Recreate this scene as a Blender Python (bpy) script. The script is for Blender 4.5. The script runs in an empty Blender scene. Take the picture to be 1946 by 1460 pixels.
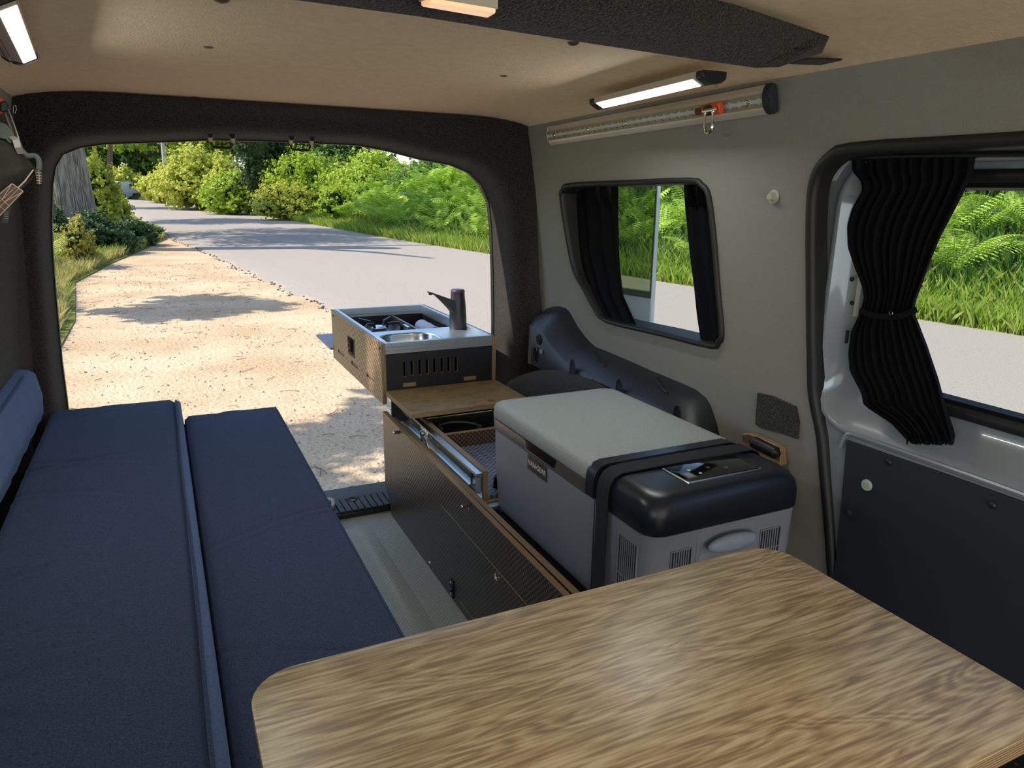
import bpy, bmesh, math, random
import numpy as np
from mathutils import Matrix, Vector
from mathutils.geometry import delaunay_2d_cdt
random.seed(7)
S = bpy.context.scene
# ------------------------------------------------------------------ camera
# x = to the right across the van, y = towards its rear doors, z up; road surface z=0, van floor z=.6, lens at z=1.6
F = 1370.0
def _n(v): return v/np.linalg.norm(v)
_Y = _n(np.array([290-973., 352-730., F]))
_X = np.array([3900-973., 410-730., F]); _X = _n(_X-_X.dot(_Y)*_Y)
R = np.array([_X, _Y, np.cross(_X, _Y)])
CAM = np.array([0., 0., 1.6])
cd = bpy.data.cameras.new('camera'); cam = bpy.data.objects.new('camera', cd)
S.collection.objects.link(cam)
M3 = np.stack([R[:, 0], -R[:, 1], -R[:, 2]], axis=1)
mw = Matrix.Identity(4)
for i in range(3):
    for j in range(3): mw[i][j] = M3[i, j]
mw[2][3] = 1.6
cam.matrix_world = mw
cd.sensor_width = 36; cd.lens = 36*F/1946; cd.clip_start = .02; cd.clip_end = 500
S.camera = cam
# ------------------------------------------------------------------ light
SUN_D = Vector((.74, -.22, -.86)).normalized()
w = bpy.data.worlds.new('sky'); S.world = w; w.use_nodes = True
nt = w.node_tree; nt.nodes.clear()
sky = nt.nodes.new('ShaderNodeTexSky'); sky.sky_type = 'NISHITA'; sky.sun_disc = False
sky.sun_elevation = math.asin(-SUN_D.z); sky.sun_rotation = math.atan2(-SUN_D.x, -SUN_D.y)
sky.air_density = 1.0; sky.dust_density = .6; sky.ozone_density = 1.0
bg = nt.nodes.new('ShaderNodeBackground'); bg.inputs[1].default_value = .30
ou = nt.nodes.new('ShaderNodeOutputWorld')
nt.links.new(sky.outputs[0], bg.inputs[0]); nt.links.new(bg.outputs[0], ou.inputs[0])
sl = bpy.data.lights.new('sun', 'SUN'); sl.energy = 6.2; sl.angle = .009; sl.color = (1, .93, .8)
so = bpy.data.objects.new('sun', sl); S.collection.objects.link(so)
so.rotation_euler = SUN_D.to_track_quat('-Z', 'Y').to_euler()
def area(name, loc, target, sx, sy, e, col):
    l = bpy.data.lights.new(name, 'AREA'); l.shape = 'RECTANGLE'; l.size = sx; l.size_y = sy; l.energy = e; l.color = col
    o = bpy.data.objects.new(name, l); S.collection.objects.link(o); o.location = loc
    o.rotation_euler = (Vector(target)-Vector(loc)).to_track_quat('-Z', 'Y').to_euler(); return o
area('windscreen_fill', (.3, -1.3, 1.35), (.35, 1.3, 1.85), 1.3, .6, 13, (.97, .92, .84))       # fill lamp added at the unseen windscreen, brightens the headliner
area('cab_side_fill', (-.55, -.6, 1.35), (.8, .9, 1.2), .8, .45, 5.5, (.78, .88, 1))         # cool fill lamp added beside the unseen cab window
S.view_settings.view_transform = 'Standard'; S.view_settings.look = 'None'
S.view_settings.exposure = 0.0; S.view_settings.gamma = 1.0
S.view_settings.use_curve_mapping = False
S.cycles.use_denoising = True
S.cycles.max_bounces = 10; S.cycles.diffuse_bounces = 6; S.cycles.sample_clamp_indirect = 6

# ------------------------------------------------------------------ helpers
def P(px, py, ax, v):
    d = R@np.array([px-973., py-730., F]); return CAM+d*((v-CAM[ax])/d[ax])
def lerp(a, b, t): return a+(b-a)*t
def interp(x, pts): return float(np.interp(x, [p[0] for p in pts], [p[1] for p in pts]))
def smooth_loop(pts, n=4, closed=True):
    """Catmull-Rom through points"""
    out = []; N = len(pts); pts = [np.array(p, float) for p in pts]
    rng = range(N) if closed else range(N-1)
    for i in rng:
        p1, p2 = pts[i], pts[(i+1) % N]
        p0 = pts[i-1] if (closed or i > 0) else p1
        p3 = pts[(i+2) % N] if (closed or i+2 < N) else p2
        for k in range(n):
            t = k/n
            out.append(.5*((2*p1)+(-p0+p2)*t+(2*p0-5*p1+4*p2-p3)*t*t+(-p0+3*p1-3*p2+p3)*t**3))
    if not closed: out.append(pts[-1])
    return out
def rrect(x0, x1, y0, y1, r, n=6):
    o = []
    for cx, cy, a in ((x1-r, y1-r, 0), (x0+r, y1-r, 90), (x0+r, y0+r, 180), (x1-r, y0+r, 270)):
        for k in range(n+1):
            t = math.radians(a+90*k/n); o.append((cx+r*math.cos(t), cy+r*math.sin(t)))
    return o
class MB:
    def __init__(s): s.v = []; s.f = []
    def add(s, vs, fs):
        b = len(s.v); s.v += [tuple(map(float, p)) for p in vs]; s.f += [tuple(b+i for i in f) for f in fs]; return s
    def box(s, a, b):
        x0, y0, z0 = a; x1, y1, z1 = b
        return s.add([(x0,y0,z0),(x1,y0,z0),(x1,y1,z0),(x0,y1,z0),(x0,y0,z1),(x1,y0,z1),(x1,y1,z1),(x0,y1,z1)],
                     [(0,3,2,1),(4,5,6,7),(0,1,5,4),(1,2,6,5),(2,3,7,6),(3,0,4,7)])
    def loft(s, loops, closed=True, cap0=True, cap1=True):
        n = len(loops[0]); vs = [p for L in loops for p in L]; fs = []
        for i in range(len(loops)-1):
            for j in range(n if closed else n-1):
                k = (j+1) % n; fs.append((i*n+j, i*n+k, (i+1)*n+k, (i+1)*n+j))
        if cap0: fs.append(tuple(range(n))[::-1])
        if cap1: fs.append(tuple(range((len(loops)-1)*n, len(loops)*n)))
        return s.add(vs, fs)
    def frame(s, p0, p1):
        d = Vector(p1)-Vector(p0); d.normalize()
        u = d.cross(Vector((0, 0, 1))) if abs(d.z) < .95 else d.cross(Vector((1, 0, 0)))
        u.normalize(); return u, d.cross(u)
    def cyl(s, p0, p1, r, r1=None, n=14):
        u, v = s.frame(p0, p1); r1 = r if r1 is None else r1
        L = [[Vector(p)+(u*math.cos(2*math.pi*k/n)+v*math.sin(2*math.pi*k/n))*q for k in range(n)] for p, q in ((p0, r), (p1, r1))]
        return s.loft(L)
    def lathe(s, p0, axis, prof, n=20):
        """prof: (distance along axis, radius)"""
        a = Vector(axis).normalized(); u, v = s.frame((0,0,0), a); p0 = Vector(p0)
        return s.loft([[p0+a*h+(u*math.cos(2*math.pi*k/n)+v*math.sin(2*math.pi*k/n))*max(q, 1e-5) for k in range(n)] for h, q in prof])
    def tube(s, path, r, n=8, closed=False, rs=None):
        path = [Vector(p) for p in path]; N = len(path); loops = []; pu = None
        for i, p in enumerate(path):
            a = path[i-1] if (i or closed) else p; b = path[(i+1) % N] if (i < N-1 or closed) else p
            d = (b-a).normalized()
            if pu is None: u, v = s.frame((0,0,0), d)
            else:
                u = pu-d*pu.dot(d); u.normalize(); v = d.cross(u)
            pu = u; q = rs[i] if rs else r
            loops.append([p+(u*math.cos(2*math.pi*k/n)+v*math.sin(2*math.pi*k/n))*q for k in range(n)])
        if closed: loops.append(loops[0]); return s.loft(loops, cap0=False, cap1=False)
        return s.loft(loops)
    def strip(s, path, side, w, t):
        """flat strap along path; side = width direction per point"""
        loops = []; path = [Vector(p) for p in path]
        for i, p in enumerate(path):
            a = path[max(i-1, 0)]; b = path[min(i+1, len(path)-1)]; d = (b-a).normalized()
            sd = Vector(side); sd = (sd-d*sd.dot(d)).normalized(); nn = d.cross(sd)
            loops.append([p+sd*w/2+nn*t/2, p-sd*w/2+nn*t/2, p-sd*w/2-nn*t/2, p+sd*w/2-nn*t/2])
        return s.loft(loops)
    def sheet(s, outer, holes, g, mapf):
        """triangulated plate with holes; mapf(u,v,k) k=0 front 1 back"""
        outer = [tuple(map(float, p[:2])) for p in outer]; holes = [[tuple(map(float, p[:2])) for p in h] for h in holes]
        def inside(p, poly):
            c = False; x, y = p; n = len(poly)
            for i in range(n):
                (x1, y1), (x2, y2) = poly[i], poly[i-1]
                if (y1 > y) != (y2 > y) and x < (x2-x1)*(y-y1)/(y2-y1)+x1: c = not c
            return c
        vs = []; es = []
        for L in [outer]+holes:
            b = len(vs); vs += L; es += [(b+i, b+(i+1) % len(L)) for i in range(len(L))]
        if g:
            us = [p[0] for p in outer]; ws = [p[1] for p in outer]
            for a in np.arange(min(us)+g*.51, max(us), g):
                for b_ in np.arange(min(ws)+g*.47, max(ws), g):
                    if inside((a, b_), outer) and not any(inside((a, b_), h) for h in holes): vs.append((float(a), float(b_)))
        r = delaunay_2d_cdt([Vector(p) for p in vs], es, [], 0, 1e-6)
        V2 = [tuple(p) for p in r[0]]; tris = []
        for f in r[2]:
            c = (sum(V2[i][0] for i in f)/len(f), sum(V2[i][1] for i in f)/len(f))
            if inside(c, outer) and not any(inside(c, h) for h in holes): tris.append(tuple(f))
        n = len(V2); cnt = {}
        for f in tris:
            for i in range(len(f)):
                a, b = f[i], f[(i+1) % len(f)]; cnt[(a, b)] = 1
        fs = list(tris)+[tuple(i+n for i in f[::-1]) for f in tris]
        fs += [(b, a, a+n, b+n) for (a, b) in cnt if (b, a) not in cnt]
        return s.add([mapf(u, v, 0) for u, v in V2]+[mapf(u, v, 1) for u, v in V2], fs)
    def build(s, name, mat, parent=None, bevel=0, seg=2, smooth=35, sub=0, kind=None, label=None):
        me = bpy.data.meshes.new(name)
        if parent is not None: L = world_loc(parent)
        else:
            a = np.array(s.v); L = Vector(((a[:,0].min()+a[:,0].max())/2, (a[:,1].min()+a[:,1].max())/2, a[:,2].min()))
        me.from_pydata([(p[0]-L.x, p[1]-L.y, p[2]-L.z) for p in s.v], [], s.f)
        bm = bmesh.new(); bm.from_mesh(me); bmesh.ops.recalc_face_normals(bm, faces=bm.faces); bm.to_mesh(me); bm.free()
        me.materials.append(mat)
        if smooth:
            me.shade_smooth(); me.set_sharp_from_angle(angle=math.radians(smooth))
        o = bpy.data.objects.new(name, me); S.collection.objects.link(o)
        if parent is not None: o.parent = parent
        else: o.location = L
        if bevel:
            m = o.modifiers.new('bevel', 'BEVEL'); m.width = bevel; m.segments = seg; m.limit_method = 'ANGLE'; m.angle_limit = math.radians(35)
        if sub:
            m = o.modifiers.new('sub', 'SUBSURF'); m.levels = sub; m.render_levels = sub
        if kind: o['kind'] = kind
        if label: o['label'] = label
        return o
def world_loc(o):
    L = Vector(o.location)
    while o.parent: o = o.parent; L += Vector(o.location)
    return L
def thing(name, loc, label, cat, group=None):
    o = bpy.data.objects.new(name, None); S.collection.objects.link(o); o.location = loc; o.empty_display_size = .05
    return tag(o, label, cat, group)
def tag(o, label, cat, group=None, kind=None):
    o['label'] = label; o['category'] = cat
    if group: o['group'] = group
    if kind: o['kind'] = kind
    return o
def struct(o): o['kind'] = 'structure'; return o
def dup(root, loc):
    r = root.copy(); S.collection.objects.link(r); r.location = loc
    for c in list(root.children):
        d = c.copy(); S.collection.objects.link(d); d.parent = r
        for g in list(c.children):
            e = g.copy(); S.collection.objects.link(e); e.parent = d
    return r
# ------------------------------------------------------------------ materials
def mat(name, col, rough=.6, metal=0, var=0, vs=20, bump=0, bs=200, spec=.5, col2=None, stretch=None, coat=0, detail=4, trans=0, alpha=1, bdist=.002):
    m = bpy.data.materials.new(name); m.use_nodes = True; n = m.node_tree; b = n.nodes['Principled BSDF']
    b.inputs['Base Color'].default_value = (*col, 1); b.inputs['Roughness'].default_value = rough; b.inputs['Metallic'].default_value = metal
    b.inputs['Specular IOR Level'].default_value = spec; b.inputs['Coat Weight'].default_value = coat
    tc = n.nodes.new('ShaderNodeTexCoord'); mp = n.nodes.new('ShaderNodeMapping'); n.links.new(tc.outputs['Object'], mp.inputs[0])
    if stretch: mp.inputs['Scale'].default_value = stretch
    if var or col2:
        t = n.nodes.new('ShaderNodeTexNoise'); t.inputs['Scale'].default_value = vs; t.inputs['Detail'].default_value = detail
        n.links.new(mp.outputs[0], t.inputs[0])
        r = n.nodes.new('ShaderNodeValToRGB'); r.color_ramp.elements[0].position = .35; r.color_ramp.elements[1].position = .65
        c2 = col2 or tuple(min(1, c*(1+var)) for c in col); c1 = col if col2 else tuple(c*(1-var) for c in col)
        r.color_ramp.elements[0].color = (*c1, 1); r.color_ramp.elements[1].color = (*c2, 1)
        n.links.new(t.outputs[0], r.inputs[0]); n.links.new(r.outputs[0], b.inputs['Base Color'])
    if bump:
        t = n.nodes.new('ShaderNodeTexNoise'); t.inputs['Scale'].default_value = bs; t.inputs['Detail'].default_value = 3
        n.links.new(mp.outputs[0], t.inputs[0])
        q = n.nodes.new('ShaderNodeBump'); q.inputs['Strength'].default_value = bump; q.inputs['Distance'].default_value = bdist
        n.links.new(t.outputs[0], q.inputs['Height']); n.links.new(q.outputs[0], b.inputs['Normal'])
    return m
def nodes(m): return m.node_tree, m.node_tree.nodes['Principled BSDF']
def nn(n, t, **kw):
    x = n.nodes.new(t)
    for k, v in kw.items():
        if k in x.inputs: x.inputs[k].default_value = v
        else: setattr(x, k, v)
    return x
def ramp(n, stops):
    r = n.nodes.new('ShaderNodeValToRGB'); e = r.color_ramp.elements
    while len(e) < len(stops): e.new(.5)
    for x, (p, c) in zip(e, stops): x.position = p; x.color = (*c, 1)
    return r
def wood(name, dark, mid, light, scale, rough=.35):
    m = mat(name, mid, rough, coat=.25); n, b = nodes(m); b.inputs['Coat Roughness'].default_value = .3
    tc = nn(n, 'ShaderNodeTexCoord')
    def noise(sc, s, d, dist=0):
        mp = nn(n, 'ShaderNodeMapping'); mp.inputs['Scale'].default_value = sc; mp.inputs['Rotation'].default_value = (0, 0, math.radians(7))
        n.links.new(tc.outputs['Object'], mp.inputs[0])
        t = nn(n, 'ShaderNodeTexNoise', Scale=s, Detail=d, Distortion=dist); n.links.new(mp.outputs[0], t.inputs[0]); return t
    big = noise((.9, 5.5, 1), 3.2*scale, 2, .8)
    mu = nn(n, 'ShaderNodeMath', operation='MULTIPLY'); mu.inputs[1].default_value = 22; n.links.new(big.outputs[0], mu.inputs[0])
    fr = nn(n, 'ShaderNodeMath', operation='PINGPONG'); fr.inputs[1].default_value = 1; n.links.new(mu.outputs[0], fr.inputs[0])
    fine = noise((5, 90, 1), 3.4*scale, 5, 0); mott = noise((5, 60, 1), 2.6*scale, 6, .5)
    a = nn(n, 'ShaderNodeMath', operation='MULTIPLY'); a.inputs[1].default_value = .17; n.links.new(fr.outputs[0], a.inputs[0])
    b1 = nn(n, 'ShaderNodeMath', operation='MULTIPLY_ADD'); b1.inputs[1].default_value = .72; n.links.new(fine.outputs[0], b1.inputs[0]); n.links.new(a.outputs[0], b1.inputs[2])
    c1 = nn(n, 'ShaderNodeMath', operation='MULTIPLY_ADD'); c1.inputs[1].default_value = .42; n.links.new(mott.outputs[0], c1.inputs[0]); n.links.new(b1.outputs[0], c1.inputs[2])
    r = ramp(n, [(.52, dark), (.66, mid), (.80, light)]); n.links.new(c1.outputs[0], r.inputs[0])
    n.links.new(r.outputs[0], b.inputs['Base Color'])
    q = nn(n, 'ShaderNodeBump', Strength=.15, Distance=.0005); n.links.new(c1.outputs[0], q.inputs['Height']); n.links.new(q.outputs[0], b.inputs['Normal'])
    return m
def ply(name, axis, c1=(.40,.27,.13), c2=(.15,.09,.04), per=.0028):
    m = mat(name, c1, .55); n, b = nodes(m); tc = nn(n, 'ShaderNodeTexCoord')
    sx = nn(n, 'ShaderNodeSeparateXYZ'); n.links.new(tc.outputs['Object'], sx.inputs[0])
    mu = nn(n, 'ShaderNodeMath', operation='PINGPONG'); mu.inputs[1].default_value = per/2; n.links.new(sx.outputs[axis], mu.inputs[0])
    dv = nn(n, 'ShaderNodeMath', operation='DIVIDE'); dv.inputs[1].default_value = per/2; n.links.new(mu.outputs[0], dv.inputs[0])
    r = ramp(n, [(.3, c2), (.6, c1)]); n.links.new(dv.outputs[0], r.inputs[0])
    n.links.new(r.outputs[0], b.inputs['Base Color']); return m
def studded(name, base, dot, rough, sp=.009, plane='yz', size=.2, bump=.6):
    """phenolic film-faced ply: fine grid of raised dots"""
    m = mat(name, base, rough, spec=.6); n, b = nodes(m); tc = nn(n, 'ShaderNodeTexCoord')
    mp = nn(n, 'ShaderNodeMapping'); n.links.new(tc.outputs['Object'], mp.inputs[0])
    if plane == 'yz': mp.inputs['Rotation'].default_value = (math.radians(45), 0, 0)
    if plane == 'xz': mp.inputs['Rotation'].default_value = (0, math.radians(45), 0)
    if plane == 'xy': mp.inputs['Rotation'].default_value = (0, 0, math.radians(45))
    sc = {'yz': (0, 1, 1), 'xz': (1, 0, 1), 'xy': (1, 1, 0)}[plane]
    m2 = nn(n, 'ShaderNodeVectorMath', operation='MULTIPLY'); m2.inputs[1].default_value = sc; n.links.new(mp.outputs[0], m2.inputs[0])
    v = nn(n, 'ShaderNodeTexVoronoi', Scale=1/sp, Randomness=0.0); n.links.new(m2.outputs[0], v.inputs['Vector'])
    r = ramp(n, [(size, (1, 1, 1)), (size+.2, (0, 0, 0))]); n.links.new(v.outputs['Distance'], r.inputs[0])
    mx = nn(n, 'ShaderNodeMixRGB'); mx.inputs[1].default_value = (*base, 1); mx.inputs[2].default_value = (*dot, 1)
    n.links.new(r.outputs[0], mx.inputs[0]); n.links.new(mx.outputs[0], b.inputs['Base Color'])
    q = nn(n, 'ShaderNodeBump', Strength=bump, Distance=.0008); n.links.new(r.outputs[0], q.inputs['Height']); n.links.new(q.outputs[0], b.inputs['Normal'])
    return m
def carpet(name, c1, c2, sc=260):
    m = mat(name, c1, .95, spec=.15, col2=c2, vs=sc, bump=.9, bs=sc*.8, bdist=.003, detail=8)
    n, b = nodes(m); b.inputs['Sheen Weight'].default_value = .12; b.inputs['Sheen Roughness'].default_value = .5; return m
def leafmat(name, cols, trans=.35, rough=.5):
    m = bpy.data.materials.new(name); m.use_nodes = True; n = m.node_tree; b = n.nodes['Principled BSDF']; out = n.nodes['Material Output']
    g = nn(n, 'ShaderNodeNewGeometry'); r = ramp(n, [(i/(max(1, len(cols)-1)), c) for i, c in enumerate(cols)])
    n.links.new(g.outputs['Random Per Island'], r.inputs[0]); n.links.new(r.outputs[0], b.inputs['Base Color'])
    b.inputs['Roughness'].default_value = rough; b.inputs['Specular IOR Level'].default_value = .25
    t = nn(n, 'ShaderNodeBsdfTranslucent'); n.links.new(r.outputs[0], t.inputs[0])
    mx = nn(n, 'ShaderNodeMixShader'); mx.inputs[0].default_value = trans
    n.links.new(b.outputs[0], mx.inputs[1]); n.links.new(t.outputs[0], mx.inputs[2]); n.links.new(mx.outputs[0], out.inputs[0]); return m
def emis(name, col, e):
    m = mat(name, col, .4); n, b = nodes(m); b.inputs['Emission Color'].default_value = (*col, 1); b.inputs['Emission Strength'].default_value = e; return m
def glassmat(name, tint, refl):
    """thin automotive glass: tinted transparency plus fresnel reflection"""
    m = bpy.data.materials.new(name); m.use_nodes = True; n = m.node_tree; n.nodes.clear()
    o = nn(n, 'ShaderNodeOutputMaterial'); t = nn(n, 'ShaderNodeBsdfTransparent'); t.inputs[0].default_value = (*tint, 1)
    g = nn(n, 'ShaderNodeBsdfGlossy', Roughness=.0); lw = nn(n, 'ShaderNodeLayerWeight', Blend=.5); pw = nn(n, 'ShaderNodeMath', operation='POWER'); pw.inputs[1].default_value = 5; n.links.new(lw.outputs['Facing'], pw.inputs[0])
    fr = nn(n, 'ShaderNodeMath', operation='MULTIPLY_ADD'); fr.inputs[1].default_value = .9; fr.inputs[2].default_value = .035; n.links.new(pw.outputs[0], fr.inputs[0])
    mu = nn(n, 'ShaderNodeMath', operation='MULTIPLY'); mu.inputs[1].default_value = refl; n.links.new(fr.outputs[0], mu.inputs[0])
    mx = nn(n, 'ShaderNodeMixShader'); n.links.new(mu.outputs[0], mx.inputs[0]); n.links.new(t.outputs[0], mx.inputs[1]); n.links.new(g.outputs[0], mx.inputs[2])
    n.links.new(mx.outputs[0], o.inputs[0]); return m

m_ceil = mat('headliner_fabric', (.85, .655, .44), .85, var=.04, vs=60, bump=.5, bs=300, spec=.2)
m_wall = mat('vinyl_lining', (.26, .247, .218), .5, var=.05, vs=400, bump=.35, bs=700, spec=.3, bdist=.001)
m_floor = studded('floor_vinyl', (.34, .35, .28), (.42, .43, .36), .42, sp=.009, plane='xy', size=.3)
m_carpet = carpet('charcoal_carpet', (.003, .003, .004), (.060, .048, .040), 420)
m_carpet2 = carpet('black_foam_carpet', (.003, .003, .003), (.07, .066, .06), 420)
m_blk = mat('black_plastic', (.012, .012, .014), .38, bump=.15, bs=900, bdist=.0005)
m_blk2 = mat('satin_black_trim', (.014, .015, .019), .45, bump=.2, bs=900, bdist=.0005)
m_rub = mat('black_rubber', (.012, .012, .012), .55)
m_met = mat('white_painted_metal', (.62, .64, .66), .22, coat=.5)
m_jamb = mat('shaded_white_paint', (.24, .265, .28), .2, coat=.6)  # white door metal, its colour darkened for the shade by the jamb
m_door = mat('grey_door_card', (.026, .032, .038), .75, bump=.2, bs=500, spec=.2)
m_alu = mat('anodised_aluminium', (.60, .66, .70), .35, metal=.9)
m_steel = mat('zinc_steel', (.62, .66, .66), .25, metal=1)
m_chrome = mat('bright_chrome', (.8, .8, .8), .1, metal=1)
m_denim = mat('blue_woven_fabric', (.039, .053, .098), .92, var=.4, vs=520, bump=.7, bs=500, spec=.12, bdist=.001, detail=6)
m_denim_l = mat('pale_blue_fabric', (.085, .13, .25), .92, var=.15, vs=340, bump=.5, bs=500, spec=.12, bdist=.001)
for m in (m_denim, m_denim_l):
    n, b = nodes(m); b.inputs['Sheen Weight'].default_value = .18; b.inputs['Sheen Tint'].default_value = (.5, .65, 1, 1)
m_oak = wood('oak_table_laminate', (.33, .22, .11), (.54, .385, .19), (.74, .58, .34), 1.0, .42)
m_oak2 = wood('oak_board_laminate', (.20, .12, .045), (.36, .23, .09), (.46, .31, .14), 1.4, .35)
m_plyx, m_plyz = ply('ply_edge_across', 0), ply('ply_edge_layers', 2)
m_stud = studded('studded_brown_film', (.020, .014, .010), (.17, .12, .085), .33, sp=.0095, plane='yz', size=.15)
m_studk = studded('studded_film_sand_lit', (.10, .060, .034), (.55, .36, .22), .4, sp=.0125, plane='yz', size=.2)  # brown film with the bounce from sunlit sand mixed into its colour
m_studx = studded('studded_brown_film_across', (.05, .03, .02), (.24, .14, .08), .4, sp=.0095, plane='xz', size=.22)
m_studxy = studded('studded_tray_film', (.06, .07, .10), (.22, .27, .38), .25, sp=.011, plane='xy', size=.36)
m_fr_body = mat('fridge_grey_plastic', (.235, .25, .285), .5, bump=.15, bs=900, bdist=.0004)
m_fr_lid = mat('fridge_lid_plastic', (.37, .40, .38), .42, var=.05, vs=200, bump=1, bs=330, bdist=.0022, spec=.6)
m_fr_rim = mat('fridge_rim_plastic', (.10, .085, .075), .3)
m_fr_blk = mat('fridge_black_plastic', (.012, .015, .022), .33, bump=.12, bs=800, bdist=.0004)
m_gloss = mat('gloss_black_panel', (.004, .004, .005), .06, spec=.6)
m_web = mat('black_webbing', (.012, .013, .016), .85, bump=.5, bs=600)
m_hndl = mat('fridge_handle_plastic', (.30, .36, .44), .5)
m_curt = mat('black_curtain_cloth', (.006, .006, .0075), .9, bump=.3, bs=500, spec=.1)
m_glass = glassmat('clear_window_glass', (.95, .97, .96), .25)
m_tint = glassmat('tinted_door_glass', (.52, .58, .46), 1.5)
m_led = emis('led_diffuser', (.95, 1, 1), 1.6)
m_lampw = mat('led_lamp_housing', (.62, .55, .46), .35, metal=.35)
m_orange = mat('orange_plastic', (.75, .10, .02), .4)
m_white = mat('white_plastic', (.7, .7, .66), .4)
m_cream = mat('cream_plastic', (.42, .40, .33), .45)
m_olive = mat('dark_olive_canvas', (.028, .024, .017), .85, var=.3, vs=60, bump=.4, bs=400)
m_greycl = mat('grey_green_cloth', (.12, .14, .12), .9, bump=.4, bs=400)
m_brown = mat('dark_brown_leather', (.10, .055, .035), .5)
m_tan = mat('tan_stitching', (.55, .40, .27), .6)
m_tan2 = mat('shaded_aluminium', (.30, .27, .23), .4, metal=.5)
m_bark = mat('oak_bark', (.20, .16, .125), .9, col2=(.42, .37, .31), vs=9, bump=1, bs=14, stretch=(1.6, 1.6, .22), bdist=.08, detail=6)
m_wood_dead = mat('brown_branch', (.16, .10, .06), .9)

# ------------------------------------------------------------------ van shell (the setting)
def wx(z, s=1):      # inner face of the side walls
    a = interp(z, [(.6, 1.13), (1.2, 1.115), (1.45, 1.09), (1.62, 1.07), (1.8, 1.045), (1.95, .98)])
    return a if s > 0 else .775-a
def W(px, py, off=0):
    x = 1.09
    for _ in range(6): p = P(px, py, 0, x+off); x = wx(p[2])
    return P(px, py, 0, x+off)
def W2(px, py): p = W(px, py); return (p[1], p[2])
def wallmap(y, z, k): return (wx(z)+.016*k, y, z)
def cz(x, y):        # headliner height
    e = max(0, abs(x-.39)-.40)/.28
    return interp(y, [(-1.5, 1.80), (.5, 1.815), (1.2, 1.815), (2.1, 1.800), (2.3, 1.795)])+.012-.03*e**3
# right wall with quarter window and sliding door opening
gk = [(1068,378),(1071,360),(1086,350),(1200,345),(1312,341),(1336,350),(1350,372),(1360,450),(1367,540),(1375,632),(1368,652),(1352,660),(1255,636),(1155,612),(1133,590),(1112,552),(1095,521),(1083,473)]
win_loop = [W2(*p) for p in gk]
def refine(pts, n=3): return smooth_loop(pts, n)
door_px = [(1592,288),(1562,315),(1546,352),(1541,420),(1541,560),(1543,700),(1546,760),(1560,830),(1566,900),(1575,1000),(1583,1110)]
dl = [tuple(p) for p in smooth_loop([W2(*p) for p in door_px], 3, False)]
dz0 = .66
dl_bottom = [(dl[-1][0]-.012, dz0+.06), (dl[-1][0]-.05, dz0)]
dl_top = [W2(1618,283), W2(1650,280), W2(1690,277), W2(1780,273)]; TOPZ = W2(1946,265)[1]
door_loop = [(.12, TOPZ), (.05, TOPZ-.05), (.05, dz0+.03), (.08, dz0)]+dl_bottom[::-1]+dl[::-1]+dl_top
win_r = refine(win_loop, 3); door_r = door_loop
outer = [(-1.6, .6), (2.12, .6), (2.12, 1.2), (2.12, 1.6), (2.12, 1.83), (1.0, 1.85), (-1.6, 1.85)]
b = MB().sheet(outer, [win_r, door_r], .09, wallmap)
o = struct(b.build('wall_right', m_wall)); wall_right = o
# outer skin of the body (white), same openings
b = MB().sheet([(-1.6,.45),(2.25,.45),(2.25,1.9),(-1.6,1.9)], [[(y+.0, z) for y, z in win_r], door_r], .15, lambda y, z, k: (wx(z)+.055+.01*k, y, z))
b.build('body_side_skin', m_met, wall_right)
# left wall: front part open (cab window / side window), solid at the rear
b = MB().sheet([(-1.6,.6),(2.12,.6),(2.12,1.83),(-1.6,1.83)], [[(-.9,1.2),(.35,1.2),(.35,1.62),(-.9,1.62)]], .12, lambda y, z, k: (wx(z,-1)-.05*k, y, z))
o = struct(b.build('wall_left', m_wall))
MB().sheet([(1.2,.6),(2.11,.6),(2.11,1.755),(1.2,1.755)], [], .1, lambda y, z, k: (wx(z,-1)+.008-.007*k, y, z)).build('carpet_lining', m_carpet, o)
# floor
b = MB(); 
b.box((-.36, -1.6, .55), (1.14, 2.16, .6)); o = struct(b.build('floor', m_floor)); fl = o
MB().box((.27, 1.35, .6), (.575, 1.36, .601)) 
# headliner, two panels with the beam between
def ceil(name, y0, y1):
    b = MB(); nx, ny = 28, 16; vs = []; fs = []
    for k in (0, 1):
        for j in range(ny+1):
            for i in range(nx+1):
                x = lerp(-.285, 1.065, i/nx); y = lerp(y0, y1, j/ny); vs.append((x, y, cz(x, y)+.02*k))
    n = (nx+1)*(ny+1)
    for j in range(ny):
        for i in range(nx):
            a = j*(nx+1)+i; fs += [(a, a+nx+1, a+nx+2, a+1), (n+a, n+a+1, n+a+nx+2, n+a+nx+1)]
    b.add(vs, fs); return struct(b.build(name, m_ceil))
c1 = ceil('ceiling', .9, 2.2); c1b = ceil('ceiling', -1.6, .9)
b = MB().box((-.42, -1.6, 1.86), (1.20, 2.28, 1.90)); b.build('roof_skin', m_met, c1, bevel=.02)
# end wall behind the camera: windscreen opening above a dashboard-high panel
b = MB().sheet([(-.4,.45),(1.2,.45),(1.2,1.88),(-.4,1.88)], [[(-.25,1.15),(1.05,1.15),(1.0,1.72),(-.2,1.72)]], 0, lambda x, z, k: (x, -1.6-.03*k, z))
o = struct(b.build('wall_front', m_carpet))
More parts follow.
